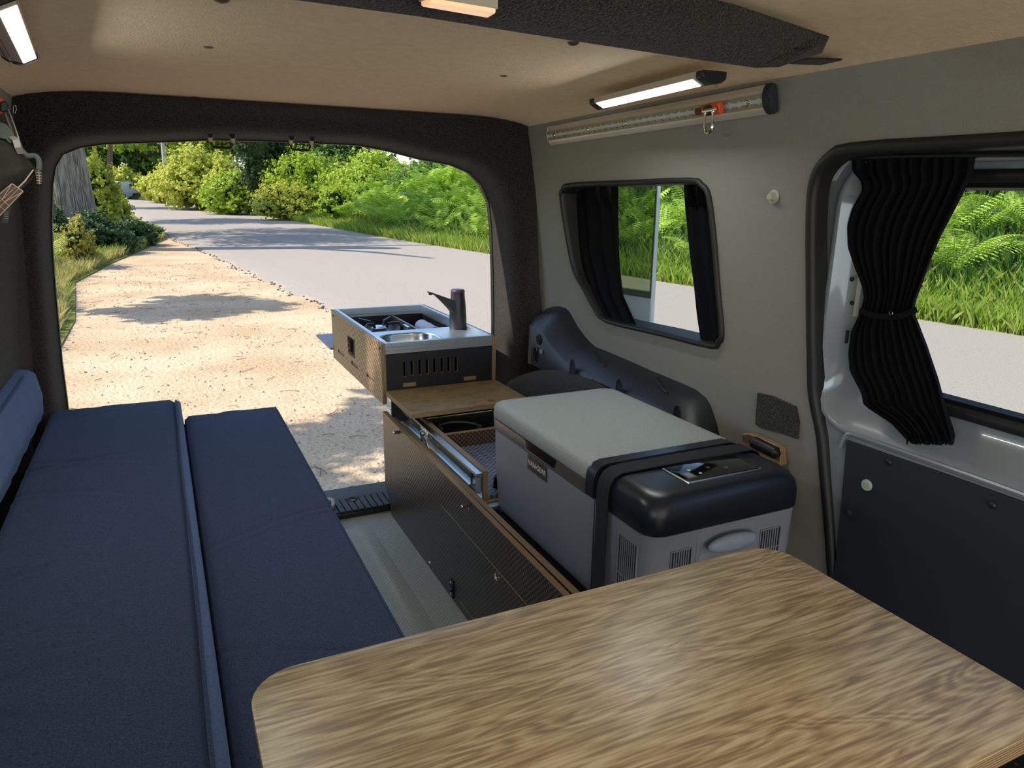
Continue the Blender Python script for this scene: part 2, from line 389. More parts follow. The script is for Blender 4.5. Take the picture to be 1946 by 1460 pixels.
# ---- carpeted rear door surround
op = [(122,765),(112,690),(100,560),(94,480),(92,420),(94,350),(100,315),(115,290),(150,276),(200,269),(300,266),(400,262),(500,264),(600,268),(680,272),(740,283),(800,299),(860,310),(895,325),(920,350),(935,385),(940,430),(943,520),(944,600),(944,690),(945,760)]
ol = [(P(px, py, 1, 2.24)[0], P(px, py, 1, 2.24)[2]) for px, py in op]
ol = [(ol[0][0]-.012, .62), (ol[0][0]-.008, .8)]+ol+[(ol[-1][0]+.002, .8), (ol[-1][0]+.002, .62)]
cx0, cz0 = .375, 1.25
def outward(i, d):
    a = np.array(ol[max(i-1,0)]); c = np.array(ol[min(i+1,len(ol)-1)]); t = c-a; t /= np.linalg.norm(t)
    return (ol[i][0]-t[1]*d, ol[i][1]+t[0]*d)
L = []
for i in range(len(ol)):
    pass
def onrim(x, z):   # push to the wall / ceiling
    dx, dz = x-cx0, z-cz0
    k = 1e9
    if dx > 0: k = min(k, (1.075-cx0)/dx if dx > 1e-6 else 1e9)
    if dx < 0: k = min(k, (-.32-cx0)/dx)
    if dz > 0: k = min(k, (1.80-cz0)/dz)
    return (cx0+dx*k, cz0+dz*k) if dz > 0 else ((1.10 if dx > 0 else -.345), z)
loops = []
spec = [(-.004, 2.26, 0), (0, 2.24, 0), (.004, 2.16, 0), (.010, 2.125, 0), (.022, 2.105, 0), (.042, 2.095, 0)]
for d, y, _ in spec: loops.append([(outward(i, d)[0], y, outward(i, d)[1]) for i in range(len(ol))])
inner = loops[-1]
mid = []; rim = []
for i, (x, y, z) in enumerate(inner):
    r = onrim(x, z); rim.append((r[0], 2.06, r[1])); mid.append(((x+r[0])/2, 2.075, (z+r[1])/2))
loops += [mid, rim, [(x*1.0+(.06 if x > cx0 else -.06)*(abs(x-cx0) > .6), 2.10, z+(.05 if z > 1.7 else 0)) for x, _, z in rim]]
b = MB().loft(loops, closed=False, cap0=False, cap1=False)
o = struct(b.build('trim_1', m_carpet, smooth=60)); surround = o
# outer steel/rubber rim of the doorway and rear corners of the body
lo = [[(outward(i, d)[0], y, outward(i, d)[1]) for i in range(len(ol))] for d, y in ((-.006, 2.255), (-.006, 2.275), (.03, 2.29), (.10, 2.28))]
MB().loft(lo, closed=False, cap0=False, cap1=False).build('door_seal', m_rub, surround)
b = MB(); b.box((1.10, 2.13, .5), (1.20, 2.28, 1.9)); b.box((-.43, 2.13, .5), (-.345, 2.28, 1.9)); b.box((-.43, 2.13, 1.80), (1.2, 2.28, 1.9))
b.build('body_corner', m_met, surround, bevel=.01)
# carpeted roof beam
def beam():
    a = [P(*p, 2, 1.765) for p in [(400,-24),(560,0),(800,32),(950,56),(1130,84),(1310,111),(1435,129)]]
    c = [P(*p, 2, 1.795) for p in [(900,-60),(1000,-32),(1137,-5),(1260,20),(1382,47),(1480,76),(1562,101)]]
    loops = []
    for p, q in zip(a, c):
        p = np.array(p); q = np.array(q)
        loops.append([p+(0, .02, .045), p+(0, .005, .012), p, p*.65+q*.35-(0,0,.006), p*.3+q*.7-(0,0,.002), q, q+(0, -.01, .02)])
    # continue to the left side of the van
    f = loops[0]; d = np.array(loops[0][2])-np.array(loops[2][2]); d = d/np.linalg.norm(d)
    loops.insert(0, [np.array(x)+d*.45 for x in f])
    e = loops[-1]; c = sum(np.array(x) for x in e)/len(e)
    loops.append([np.array(x)*.35+np.array(c)*.65+np.array((.03, -.02, .012)) for x in e])
    return MB().loft(loops)
o = struct(beam().build('trim_2', m_carpet, smooth=60)); roofbeam = o
# black cut corner of the headliner beside the beam
p0, p1, p2, p3 = P(1500,122,2,1.807), P(1530,113,2,1.807), P(1560,124,2,1.805), P(1600,115,2,1.806)
MB().add([p0, p2, p3, p1, *[tuple(np.array(q)+(0,0,.003)) for q in (p0, p2, p3, p1)]], [(0,1,2,3),(4,7,6,5),(0,4,5,1),(1,5,6,2),(2,6,7,3),(3,7,4,0)]).build('felt_corner', m_carpet, roofbeam)
# rear sill tread plate
sill = MB()
sill.box((-.3, 2.085, .6), (1.0, 2.28, .618)); o = struct(sill.build('trim_3', m_blk, bevel=.004)); sl_ = o
b = MB()
for k in range(60):
    x = -.25+k*.0205
    b.box((x, 2.088, .618), (x+.016, 2.2, .624))
o = b.build('tread_rib', m_blk2, sl_, bevel=.001); o['kind'] = 'stuff'
MB().lathe((.485, 2.17, .6235), (0,0,1), [(0, .016), (.0015, .016), (.0015, .012), (.0005, .0)]).build('plug', m_gloss, sl_)
b = MB(); a = [(.385, 2.10, .63), (.40, 2.10, .634), (.415, 2.13, .634), (.42, 2.165, .634), (.41, 2.19, .63)]
b.tube(a, .006).build('loop', m_cream, sl_)
MB().box((-.4, 2.2, .45), (1.16, 2.34, .6)).build('bumper', m_blk, sl_, bevel=.01)
# shallow raised step moulded in the floor
b = MB().loft([[(x, y, z) for x, z in ((.40, .6005), (.415, .603), (.43, .607), (.47, .607), (.50, .6005))] for y in (.3, 1.3, 1.7, 2.0)], closed=False, cap0=False, cap1=False)
b.build('floor_ridge', m_floor, fl)

# ------------------------------------------------------------------ quarter window in the right wall
W0 = MB(); wl = [(wx(z), y, z) for y, z in win_r]
def offs(loop2, d):
    o = []; N = len(loop2)
    area_ = sum(loop2[i][0]*loop2[(i+1)%N][1]-loop2[(i+1)%N][0]*loop2[i][1] for i in range(N)); sg = 1 if area_ > 0 else -1
    for i in range(N):
        a = np.array(loop2[i-1]); c = np.array(loop2[(i+1) % N]); t = c-a; t = t/(np.linalg.norm(t)+1e-9)
        o.append((loop2[i][0]-t[1]*d*-1*sg*-1, loop2[i][1]+t[0]*d*-1*sg)) if False else o.append((loop2[i][0]+t[1]*d*sg, loop2[i][1]-t[0]*d*sg))
    return o
def ring(loop2, prof, xf):
    """prof: (outset, depth) cross-section swept round a loop on the wall"""
    return MB().loft([[(xf(z)+dx, y, z) for y, z in offs(loop2, d)] for d, dx in prof], cap0=False, cap1=False)
q = ring(win_r, [(.002,.016),(.004,-.003),(.001,-.009),(-.004,-.010),(-.008,-.006),(-.010,.004),(-.010,.07),(-.002,.07)], wx)
wq = struct(q.build('window_1', m_rub, smooth=60))
hl = offs(win_r, -.008)
MB().sheet(hl, [], .12, lambda y, z, k: (wx(z)+.052+.003*k, y, z)).build('pane', m_glass, wq)
def curtain(name, lft, rgt, y0, y1, xp, pleats, amp, label, group=None, rows=26, cols=44, hem=.0):
    """cloth between two pixel edges on the plane x=xp, gathered in pleats"""
    b = MB(); vs = []
    for k in (0, 1):
        for j in range(rows+1):
            v = j/rows; py = lerp(y0, y1, v)
            for i in range(cols+1):
                u = i/cols; yl = interp(py, [(p[1], p[0]) for p in lft]); yr = interp(py, [(p[1], p[0]) for p in rgt])
                pyy = py+hem*v**6*math.sin(u*pleats*math.pi*2+1)*.6
                p = P(lerp(yl, yr, u), pyy, 0, xp)
                ph = u*pleats*2*math.pi+1.1*math.sin(v*2.1+u*3)
                vs.append((p[0]+amp*math.sin(ph)+amp*.45*math.sin(ph*1.7+2)+.0015*k, p[1], p[2]))
    n = (rows+1)*(cols+1); fs = []
    for j in range(rows):
        for i in range(cols):
            a = j*(cols+1)+i; fs += [(a, a+1, a+cols+2, a+cols+1), (n+a, n+a+cols+1, n+a+cols+2, n+a+1)]
    e = [j*(cols+1) for j in range(rows+1)]
    for j in range(rows):
        for c in (0, cols):
            a = j*(cols+1)+c; d = a+cols+1; fs.append((a, d, n+d, n+a))
    b.add(vs, fs); o = b.build(name, m_curt, smooth=70); return tag(o, label, 'curtain', group)
def clipx(z): return wx(z)+.035
curtain('window_curtain', [(1060,340),(1068,470),(1100,560),(1140,640)], [(1175,340),(1178,420),(1181,500),(1187,560),(1205,600),(1222,640)], 346, 628, 1.122, 5, .007, 'black pleated curtain over the rear end of the small quarter window')
curtain('window_curtain', [(1296,335),(1300,400),(1308,480),(1316,540),(1322,600),(1331,660)], [(1372,335),(1378,500),(1392,660)], 338, 655, 1.122, 3.5, .006, 'narrow black curtain at the front end of the small quarter window')

# ------------------------------------------------------------------ sliding door on the right
seal = ring(door_r, [(.010,.002),(.010,-.003),(.004,-.008),(-.004,-.009),(-.009,-.005),(-.011,.002),(-.011,.03),(-.002,.03)], wx)
sd = struct(seal.build('door_1', m_rub, smooth=60))
XD = 1.124
def D2(px, py, x=XD): p = P(px, py, 0, x); return (p[1], p[2])
# recess loop (edge of door inner skin) and window loop on the glass plane
def rloop(y0, y1, z0, z1, r, n=6): return rrect(y0, y1, z0, z1, r, n)
rec = rloop(-.05, .965, 1.175, 1.668, .085)
gls = rloop(.02, .86, 1.262, 1.632, .06)
inn = [(y, z) for y, z in door_loop]
bb = MB().sheet([(-.05, .62), (1.045, .62), (1.045, 1.72), (-.05, 1.72)], [rloop(-.02, .958, 1.178, 1.665, .085)], .1, lambda y, z, k: (XD+.006*k+ (.02 if False else 0), y, z))
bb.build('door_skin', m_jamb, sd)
rr = rloop(-.02, .958, 1.178, 1.665, .085)
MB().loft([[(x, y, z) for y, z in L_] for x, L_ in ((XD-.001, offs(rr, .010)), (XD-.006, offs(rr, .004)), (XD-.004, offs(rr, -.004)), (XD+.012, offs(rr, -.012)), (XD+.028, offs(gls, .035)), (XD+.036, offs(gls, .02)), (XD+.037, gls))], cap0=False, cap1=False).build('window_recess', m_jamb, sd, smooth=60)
# window of the door: black frame, dotted ceramic band, glass
MB().loft([[(x, y, z) for y, z in offs(gls, d)] for x, d in ((XD+.036, .012), (XD+.024, .010), (XD+.020, .002), (XD+.024, -.008), (XD+.036, -.010), (XD+.030, -.016), (XD+.045, -.020), (XD+.05, .012))], cap0=False, cap1=False).build('window_frame', m_rub, sd, smooth=60)
MB().sheet(offs(gls, -.012), [], .2, lambda y, z, k: (XD+.044+.004*k, y, z)).build('pane', m_glass, sd)
MB().sheet([(-.3,.5),(1.06,.5),(1.06,1.75),(-.3,1.75)], [offs(gls, .0)], .2, lambda y, z, k: (XD+.05+.012*k, y, z)).build('outer_skin', m_met, sd)
# grey lower card
cl = [D2(1612,838), D2(1800,902), D2(1946,953), (-.02, D2(1946,953)[1]+.03), (-.02, .70), (.86, .70)]
cl = [D2(1614,836), D2(1700,866), D2(1800,900), D2(1946,952), (.0, 1.155), (.0, .66), (.875, .66), D2(1594,1060)]
MB().sheet(cl, [], .12, lambda y, z, k: (XD-.008+.007*k, y, z)).build('door_card', m_door, sd, bevel=.0015)
# pressed ridge above the card
rp = [D2(1600,848), D2(1612,826), D2(1640,830), D2(1800,886), D2(1946,938), (.0, 1.172)]
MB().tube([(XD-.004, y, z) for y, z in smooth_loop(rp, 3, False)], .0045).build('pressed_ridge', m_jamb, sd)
def clip(px, py, r, m, par, name='clip', x=XD-.008):
    c = P(px, py, 0, x)
    return MB().lathe(c, (-1, 0, 0), [(-.002, r), (.002, r), (.004, r*.8), (.005, r*.45), (.005, 0)], n=14).build(name, m, par)
for c in ((1690,878), (1887,960), (1614,975)): clip(*c, .0062, m_door if c[0] < 1620 else m_blk2, sd)
lc = P(1648, 922, 0, XD-.008)
lg = MB().lathe(lc, (-1, 0, 0), [(0, .0105), (.0025, .0105), (.004, .009), (.004, 0)], n=24).build('round_badge', mat('pale_green_plastic', (.42, .52, .40), .5), sd)
b = MB()
for pth in ([(-.006,.001),(-.003,.005),(.001,.002),(.004,.004),(.006,0)], [(-.005,-.003),(-.001,-.001),(.002,-.004),(.006,-.002)]):
    b.tube([(lc[0]-.0042, lc[1]+a, lc[2]+c) for a, c in pth], .0006, n=6)
b.build('badge_mark', mat('badge_relief', (.30, .40, .30), .5), lg)
# holes in the jamb
b = MB()
for px, py in ((1620,531), (1620,576)): c = P(px, py, 0, XD-.001); b.lathe(c, (-1,0,0), [(0, .0042), (.002, .0042), (.002, .002)], n=12)
c = P(1610, 640, 0, XD-.001); b.box((c[0]-.002, c[1]-.0025, c[2]-.012), (c[0]+.001, c[1]+.0025, c[2]+.012))
b.build('jamb_hole', m_blk, sd)
cp = P(1629, 560, 0, XD-.002)
MB().box((cp[0]-.003, cp[1]-.006, cp[2]-.04), (cp[0]+.003, cp[1]+.002, cp[2]+.04)).build('jamb_strip', m_cream, sd, bevel=.002)
# door curtain
clf = [(1617,292),(1617,325),(1634,345),(1636,362),(1617,395),(1607,430),(1608,470),(1620,505),(1638,545),(1641,565),(1636,590),(1615,630),(1609,670),(1612,705),(1634,745),(1638,768),(1690,800),(1720,830)]
crt = [(1852,292),(1848,330),(1820,390),(1790,450),(1762,520),(1742,570),(1737,592),(1745,610),(1765,660),(1785,720),(1800,780),(1814,830),(1818,850)]
dc = curtain('door_curtain', clf, crt, 292, 838, XD-.012, 11, .006, 'long black curtain gathered at the waist beside the sliding door window', rows=60, cols=120, hem=14)
tb = [P(px, py, 0, XD-.026) for px, py in ((1634,590),(1660,600),(1690,602),(1715,600),(1742,588))]
o = MB().strip(tb, (0,0,1), .010, .002).build('tieback', m_curt, dc)
c = P(1693, 595, 0, XD-.029); MB().tube([(c[0], c[1]+.0032*math.cos(t), c[2]+.0032*math.sin(t)) for t in np.linspace(0, 2*math.pi, 14)[:-1]], .0007, n=6, closed=True).build('snap_ring', m_chrome, dc)
b = MB(); b.tube([P(px, py, 0, XD-.016) for px, py in ((1615,300),(1700,296),(1800,294),(1946,293),(2050,292))], .005)
tag(b.build('curtain_rod', m_blk), 'thin black curtain rail along the top of the sliding door window', 'curtain rail')

# ------------------------------------------------------------------ bench seat with cushions
def cushion(name, x0, x1, y0, y1, z0, z1, label, wr, crown=.012, tilt=0, matl=m_denim, seam=None):
    """upholstered block cushion: crowned top, soft edges, pull creases"""
    nx, ny = 24, 400; b = MB()
    rnd = random.Random(hash(name+label) % 1000 if False else len(label)); cr = [(rnd.uniform(y0, y1), rnd.uniform(-.5, .5), rnd.uniform(.3, 1)) for _ in range(wr)]
    def top(x, y):
        u = (x-x0)/(x1-x0); v = (y-y0)/(y1-y0)
        z = z1+crown*(1-(2*u-1)**2)*min(1, 6*v, 6*(1-v)) - crown + tilt*u
        for (cy, sl, am) in cr:
            fade = max(0, 1-u*1.25) if wr > 8 else (.35+.65*u)
            d = (y-cy-sl*(x-x0)*.9-.012*math.sin((x-x0)*14+cy*9))/.0085
            z += .0042*am*fade*math.exp(-d*d)-.0034*am*fade*math.exp(-(d-1.9)**2)
        return z
    r = .012; loops = []
    prof = [(0, 0), (0, .55), (0, 1)]
    G = []
    for j in range(ny+1):
        y = lerp(y0, y1, j/ny); row = []
        ee = r-math.sqrt(max(0, r*r-max(0, r-min(y-y0, y1-y))**2))
        for i in range(nx+1):
            u = i/nx; x = lerp(x0, x1, u); ex = r-math.sqrt(max(0, r*r-max(0, r-min(x-x0, x1-x))**2))
            row.append((x, y, top(x, y)-max(ee, ex)))
        G.append([(x0-.001, y, z0), (x0-.003, y, (z0+z1)/2), (x0, y, z1-r-crown)]+row+[(x1, y, z1-r-crown+tilt), (x1+.003, y, (z0+z1)/2), (x1-.001, y, z0)])
    b.loft(G)
    o = b.build(name, matl, smooth=50); tag(o, label, 'cushion')
    return o
SZ = 1.045
c1 = cushion('seat_cushion', -.292, -.004, -.2, 2.10, .94, SZ+.006, 'thick dark blue seat cushion beside the backrest, pale side strip facing the lower cushion', 16)
# pale gusset of the thick cushion and its piping
b = MB(); b.loft([[(-.004, y, .955), (.004+.0015*math.sin(y*5), y, 1.0), (.001+.003*math.sin(y*3), y, SZ-.014)] for y in np.linspace(-.2, 2.098, 60)], closed=False, cap0=False, cap1=False)
g = MB(); g.loft([[(.0+dx, y, z) for dx, z in ((-.002, .955), (.014, .955), (.016-.004*(y/2), .99), (.010, SZ-.016), (0, SZ-.010), (-.004, SZ-.012))] for y in np.linspace(-.2, 2.092, 50)])
g.build('gusset', m_denim_l, c1, smooth=60)
MB().tube([(-.002+.0015*math.sin(y*7), y, SZ-.0075) for y in np.linspace(-.2, 2.084, 60)], .0022, n=6).build('piping', m_denim, c1)
c2 = cushion('seat_cushion', .0165, .262, -.2, 2.085, .93, 1.000, 'long thin dark blue cushion forming the front edge of the bench', 7, crown=.008)
MB().tube([(.254, y, .9925) for y in np.linspace(-.19, 2.07, 60)], .0015, n=6).build('seam', m_denim, c2)
# bench base under the cushions
rt = thing('bench_base', (0, 1, .6), 'dark plywood bench box under the blue seat cushions', 'bench')
MB().box((-.33, -.2, .6), (-.318, 2.06, .93)).box((.226, -.2, .6), (.238, 2.06, .915)).box((-.318, 2.048, .6), (.226, 2.06, .915)).box((-.318, -.2, .6), (.226, -.188, .915)).build('side_panel', m_stud, rt, bevel=.001)
MB().box((-.33, -.2, .9155), (.25, 2.07, .9275)).build('top_panel', m_plyz, rt, bevel=.001)
# backrest cushion leaning on the left wall
b = MB(); ys = np.linspace(-.2, 2.02, 70); G = []
for y in ys:
    e = .006*(1 if y > 2.0 else 0); bul = .006*math.sin(min(1, (2.02-y)/.1)*math.pi/2)
    wv = .0015*math.sin(y*55)+.001*math.sin(y*91)
    G.append([(-.348, y, 1.05), (-.346, y, 1.165), (-.342, y, 1.172-e), (-.335, y, 1.176-e), (-.312, y, 1.171-e), (-.300+bul*.4+wv, y, 1.155), (-.292+bul+wv, y, 1.10), (-.296+wv, y, 1.055), (-.302, y, 1.046)])
o = MB().loft(G).build('backrest_cushion', m_denim_l, smooth=50); tag(o, 'paler blue backrest cushion standing along the left wall', 'cushion')
MB().tube([(-.309, y, 1.1725) for y in ys[:-3]], .0018, n=6).build('piping', m_denim, o)

# ------------------------------------------------------------------ table
TZ = 1.15
tx0, tx1, ty0, ty1 = .034, .698, .276, .636
tt = thing('table', (.36, .45, .6), 'small oak-laminate table with rounded corners at the front of the picture', 'table')
def plate(x0, x1, y0, y1, r, z0, z1, n=8): return MB().loft([[(x, y, z) for x, y in rrect(x0, x1, y0, y1, r, n)] for z in (z0, z1)])
def plate_e(x0, x1, y0, y1, r, z0, z1, e=.0012, n=8):
    return MB().loft([[(x, y, z) for x, y in rrect(x0+i, x1-i, y0+i, y1-i, r-i, n)] for i, z in ((e, z0), (0, z0+e), (0, z1-e), (e*.3, z1-e*.3), (e, z1))])
plate(tx0, tx1, ty0, ty1, .045, TZ-.0185, TZ-.0012).build('edge', m_plyz, tt)
plate_e(tx0-.0003, tx1+.0003, ty0-.0003, ty1+.0003, .045, TZ-.0012, TZ+.0004, .0005).build('tabletop', m_oak, tt)
MB().cyl((.40, .42, .602), (.40, .42, TZ-.03), .022).lathe((.40,.42,.6), (0,0,1), [(0,.10),(.006,.10),(.012,.05),(.03,.03)]).build('leg', m_alu, tt)
MB().lathe((.40,.42,TZ-.0188), (0,0,-1), [(0,.07),(.006,.07),(.012,.03),(.02,.026)]).build('leg_socket', m_blk, tt)

# ------------------------------------------------------------------ long storage box that carries the fridge
BX0, BX1 = .580, .985
bx = thing('storage_box', (.78, 1.35, .6), 'long low dark studded plywood box running from the table to the rear doorway', 'storage box')
def dark_panel(name, a, c, par, edge='z', m=None):
    """film-faced ply with a bare edge strip on top"""
    MB().box(a, (c[0], c[1], c[2]-.0008)).build(name, m or m_stud, par, bevel=.0008)
# outer side panel: stepped top edge (higher at the rear), bare ply top
def side_poly():
    return [(.15, .6), (2.05, .6), (2.088, .66), (2.118, .675), (2.118, .925), (.15, .905)]
sp = side_poly()
MB().sheet(sp, [], 0, lambda y, z, k: (BX0+.012*k, y, z)).build('side_panel', m_stud, bx, smooth=0)
def edge_strip(p, q, wdt, h=.0014):
    return MB().box((p[0], min(p[1], q[1]), 0), (p[0]+wdt, max(p[1], q[1]), 1))
def ply_top(name, x0, x1, ya, za, yb, zb, par, h=.0015):
    b = MB().add([(x0,ya,za),(x1,ya,za),(x1,yb,zb),(x0,yb,zb),(x0,ya,za+h),(x1,ya,za+h),(x1,yb,zb+h),(x0,yb,zb+h)], [(0,3,2,1),(4,5,6,7),(0,1,5,4),(1,2,6,5),(2,3,7,6),(3,0,4,7)])
    return b.build(name, m_plyx, par, smooth=0)
ply_top('edge', BX0, BX0+.012, .15, .905, 2.118, .925, bx)
MB().box((.598, .15, .6), (.612, 2.09, .913)).build('inner_panel', m_stud, bx, bevel=.0008)
ply_top('edge', .598, .612, .15, .913, 2.09, .913, bx)
MB().box((.966, .15, .6), (.980, 2.118, .86)).build('inner_panel', m_stud, bx, bevel=.0008)
MB().box((.612, .15, .6), (.966, .162, .84)).build('end_panel', m_stud, bx, bevel=.0008)
MB().box((.592, .15, .6), (.598, 2.08, .895)).build('spacer', m_blk, bx)
# lid joint lines: thin bare-ply grooves of the flap cut in the side
def line_on(pts, r=.0008): return MB().tube([P(px, py, 0, BX0-.0002) for px, py in pts], r, n=6)
line_on([(838,960),(860,985),(1010,1160)]).build('flap_joint', m_plyx, bx)
line_on([(872,1140),(906,1186)]).build('flap_joint', m_plyx, bx)
def button(px, py, r, par, name, x=BX0):
    c = P(px, py, 0, x); return MB().lathe(c, (-1, 0, 0), [(-.001, r), (.0015, r), (.003, r*.75), (.003, r*.55), (.0045, r*.5), (.005, 0)], n=20).build(name, m_chrome, par)
button(944, 1097, .0085, bx, 'push_latch')
for c in ((817,1069,.0035),): button(*c, bx, 'bolt')
# latch knobs on the top edge
for k, (px, py) in enumerate(((757,826), (888,964))):
    c = P(px, py, 0, BX0)
    if k == 0: c = np.array((BX0, c[1], .905))
    f = MB().cyl((BX0-.012, c[1], c[2]+.004), (BX0+.012, c[1], c[2]+.004), .0045, n=12)
    o = f.build('latch_knob', m_brown, bx); MB().lathe((BX0-.0125, c[1], c[2]+.004), (-1,0,0), [(0,.0038),(.002,.0034),(.003,.002),(.003,0)]).build('screw', m_chrome, o)
    MB().box((BX0-.001, c[1]-.012, c[2]-.004), (BX0+.011, c[1]+.012, c[2]+.0022)).build('catch_block', m_plyz, bx, bevel=.003)
# black hinge low on the panel
hc = P(858, 1118, 0, BX0-.002)
hg = MB().box((BX0-.004, hc[1]-.012, hc[2]-.024), (BX0, hc[1]+.012, hc[2]+.024)); hg.cyl((BX0-.005, hc[1]-.012, hc[2]), (BX0-.005, hc[1]+.012, hc[2]), .0045)
ho = hg.build('hinge', m_blk, bx, bevel=.001)
for dz in (.016, -.016): MB().lathe((BX0-.004, hc[1], hc[2]+dz), (-1,0,0), [(0,.0035),(.0012,.003),(.0018,0)], n=10).build('hinge_screw', m_chrome, ho)
# black tray base the fridge stands on
MB().box((.612, .165, .855), (.966, 1.42, .868)).build('tray', m_blk, bx, bevel=.001)
MB().box((.620, 1.36, .868), (.660, 1.46, .8755)).build('slide_pad', m_gloss, bx, bevel=.002)
MB().box((.613, 1.425, .866), (.966, 1.445, .882)).build('cross_rail', m_alu, bx, bevel=.001)
MB().box((.613, 1.449, .862), (.966, 1.50, .884)).build('cross_batten', m_plyz, bx, bevel=.001)

# ------------------------------------------------------------------ sliding drawer frame with zinc runner
dr = thing('drawer_frame', (.80, 1.75, .86), 'pulled-back plywood drawer frame with zinc runner between fridge and kitchen unit', 'drawer')
MB().box((.636, 1.455, .885), (.648, 2.09, .9585)).build('side_board', m_stud, dr, bevel=.0008)
MB().box((.6358, 1.4546, .884), (.6482, 1.4552, .958)).build('edge', m_plyx, dr)
MB().box((.636, 1.455, .9585), (.648, 2.09, .9600)).build('edge', m_plyx, dr)
MB().box((.648, 1.46, .884), (.966, 2.09, .894)).build('base_board', m_studxy, dr)
MB().box((.648, 1.80, .894), (.966, 1.812, .936)).build('cross_board', m_studx, dr)
MB().box((.648, 1.7995, .936), (.966, 1.8125, .9375)).build('edge', m_plyz, dr)
MB().box((.954, 1.46, .894), (.966, 2.09, .955)).build('side_board', m_stud, dr, bevel=.0008)
MB().box((.600, 2.088, .895), (.966, 2.093, .984)).build('gap_light_block', m_blk2, dr)  # dark sheet added to keep outside light out of the gap
# runner: C-channel, inner track, ball carriage, slots, buffer
def runner(y0, y1, x1, z0, z1, par, d=.017):
    pr = [(x1, z0), (x1-d, z0), (x1-d, z0+.006), (x1-d+.002, z0+.006), (x1-d+.002, z0+.0025), (x1-.0025, z0+.0025), (x1-.0025, z1-.0025), (x1-d+.002, z1-.0025), (x1-d+.002, z1-.006), (x1-d, z1-.006), (x1-d, z1), (x1, z1)]
    return MB().loft([[(x, y, z) for x, z in pr] for y in (y0, y1)]).build('runner', m_steel, par, smooth=0)
rn = runner(1.456, 2.06, .6355, .890, .956, dr)
runner(1.52, 2.20, .6325, .902, .944, dr, .011)
MB().box((.619, 1.458, .905), (.631, 1.467, .945)).build('rubber_buffer', m_fr_body, dr, bevel=.001)
for yy in (1.52, 1.545, 1.57, 1.77, 1.795, 1.82): MB().box((.6305, yy-.003, .926-.004), (.6329, yy+.003, .926+.006)).build('slot', m_blk, dr)
b = MB().box((.616, 1.80, .897), (.634, 1.86, .950)); b.cyl((.612, 1.815, .925), (.634, 1.815, .925), .012).cyl((.612, 1.845, .935), (.634, 1.845, .935), .008); b.tube([(.618,1.79,.905),(.614,1.80,.925),(.618,1.81,.948),(.622,1.83,.955)], .003, n=6)
b.build('ball_carriage', m_steel, dr, bevel=.002)
b = MB().cyl((.700, 1.50, .895), (.700, 1.50, .922), .018, .015); b.cyl((.700, 1.50, .922), (.700, 1.50, .928), .010)
tag(b.build('black_knob', m_gloss, bevel=.001), 'small glossy black knob on the drawer floor beside the fridge', 'knob')
# cable coil glimpsed under the board
b = MB(); b.tube([(.76+.07*math.cos(t), 1.90+.05*math.sin(t), .905+.02*math.sin(t*.5)) for t in np.linspace(.3, 3.4, 24)], .003, n=6)
tag(b.build('hose', m_cream), 'thin pale hose curving in the dark space under the small oak board', 'hose')

# ------------------------------------------------------------------ small oak board behind the kitchen unit
bd = thing('worktop_board', (.765, 1.95, 1.0), 'small oak board with a finger hole lying between fridge and kitchen unit', 'board')
hole = [(.842+.0125*math.cos(t), 1.868+.0125*math.sin(t)) for t in np.linspace(0, 2*math.pi, 25)[:-1]]
ob = [(.582,1.832),(.952,1.836),(.952,2.088),(.582,2.086)]
MB().sheet(ob, [hole], 0, lambda x, y, k: (x, y, 1.000-.0012*k)).build('top_laminate', m_oak2, bd, smooth=0)
MB().sheet(ob, [hole], 0, lambda x, y, k: (x, y, .9987-.0125*k)).build('core', m_plyz, bd, smooth=0)

# ------------------------------------------------------------------ slide-out kitchen unit
KX0, KX1, KY0, KY1, KZ0, KZ1 = .576, .956, 2.095, 2.80, .955, 1.145
kt = thing('kitchen_unit', (.766, 2.45, .955), 'slide-out camping kitchen in studded plywood with aluminium rim, hanging out of the rear doorway', 'kitchen unit')
def lp(px, py): p = P(px, py, 0, KX0); return (p[1], p[2])
lh = lambda pts: [lp(*p) for p in pts]
latch_hole = lh([(660,637),(674,647),(675,683),(662,672)])
slots = [lh(p) for p in ([(642,663),(654,672),(654,679),(643,670)], [(667,684),(680,694),(680,702),(668,692)], [(696,707),(711,719),(711,727),(697,716)])]
sidep = [(KY0,KZ0),(KY0,KZ1),(KY1,KZ1),(KY1,KZ0+.0)]
MB().sheet(sidep, [latch_hole]+slots, 0, lambda y, z, k: (KX0+.012*k, y, z)).build('side_panel', m_studk, kt, smooth=0)
for c in slots:
    MB().sheet(c, [], 0, lambda y, z, k: (KX0+.003+.006*k, y, z)).build('tenon', m_studx, kt, smooth=0)
MB().box((KX0-.0006, KY0-.0006, KZ0), (KX0+.0122, KY0+.0008, KZ1)).build('edge', m_plyx, kt)
MB().box((KX1-.012, KY0, KZ0), (KX1, KY1, KZ1)).build('side_panel', m_stud, kt, bevel=.0006)
MB().box((KX1-.0122, KY0-.0008, KZ0), (KX1+.0002, KY0+.0008, KZ1)).build('edge', m_plyx, kt)
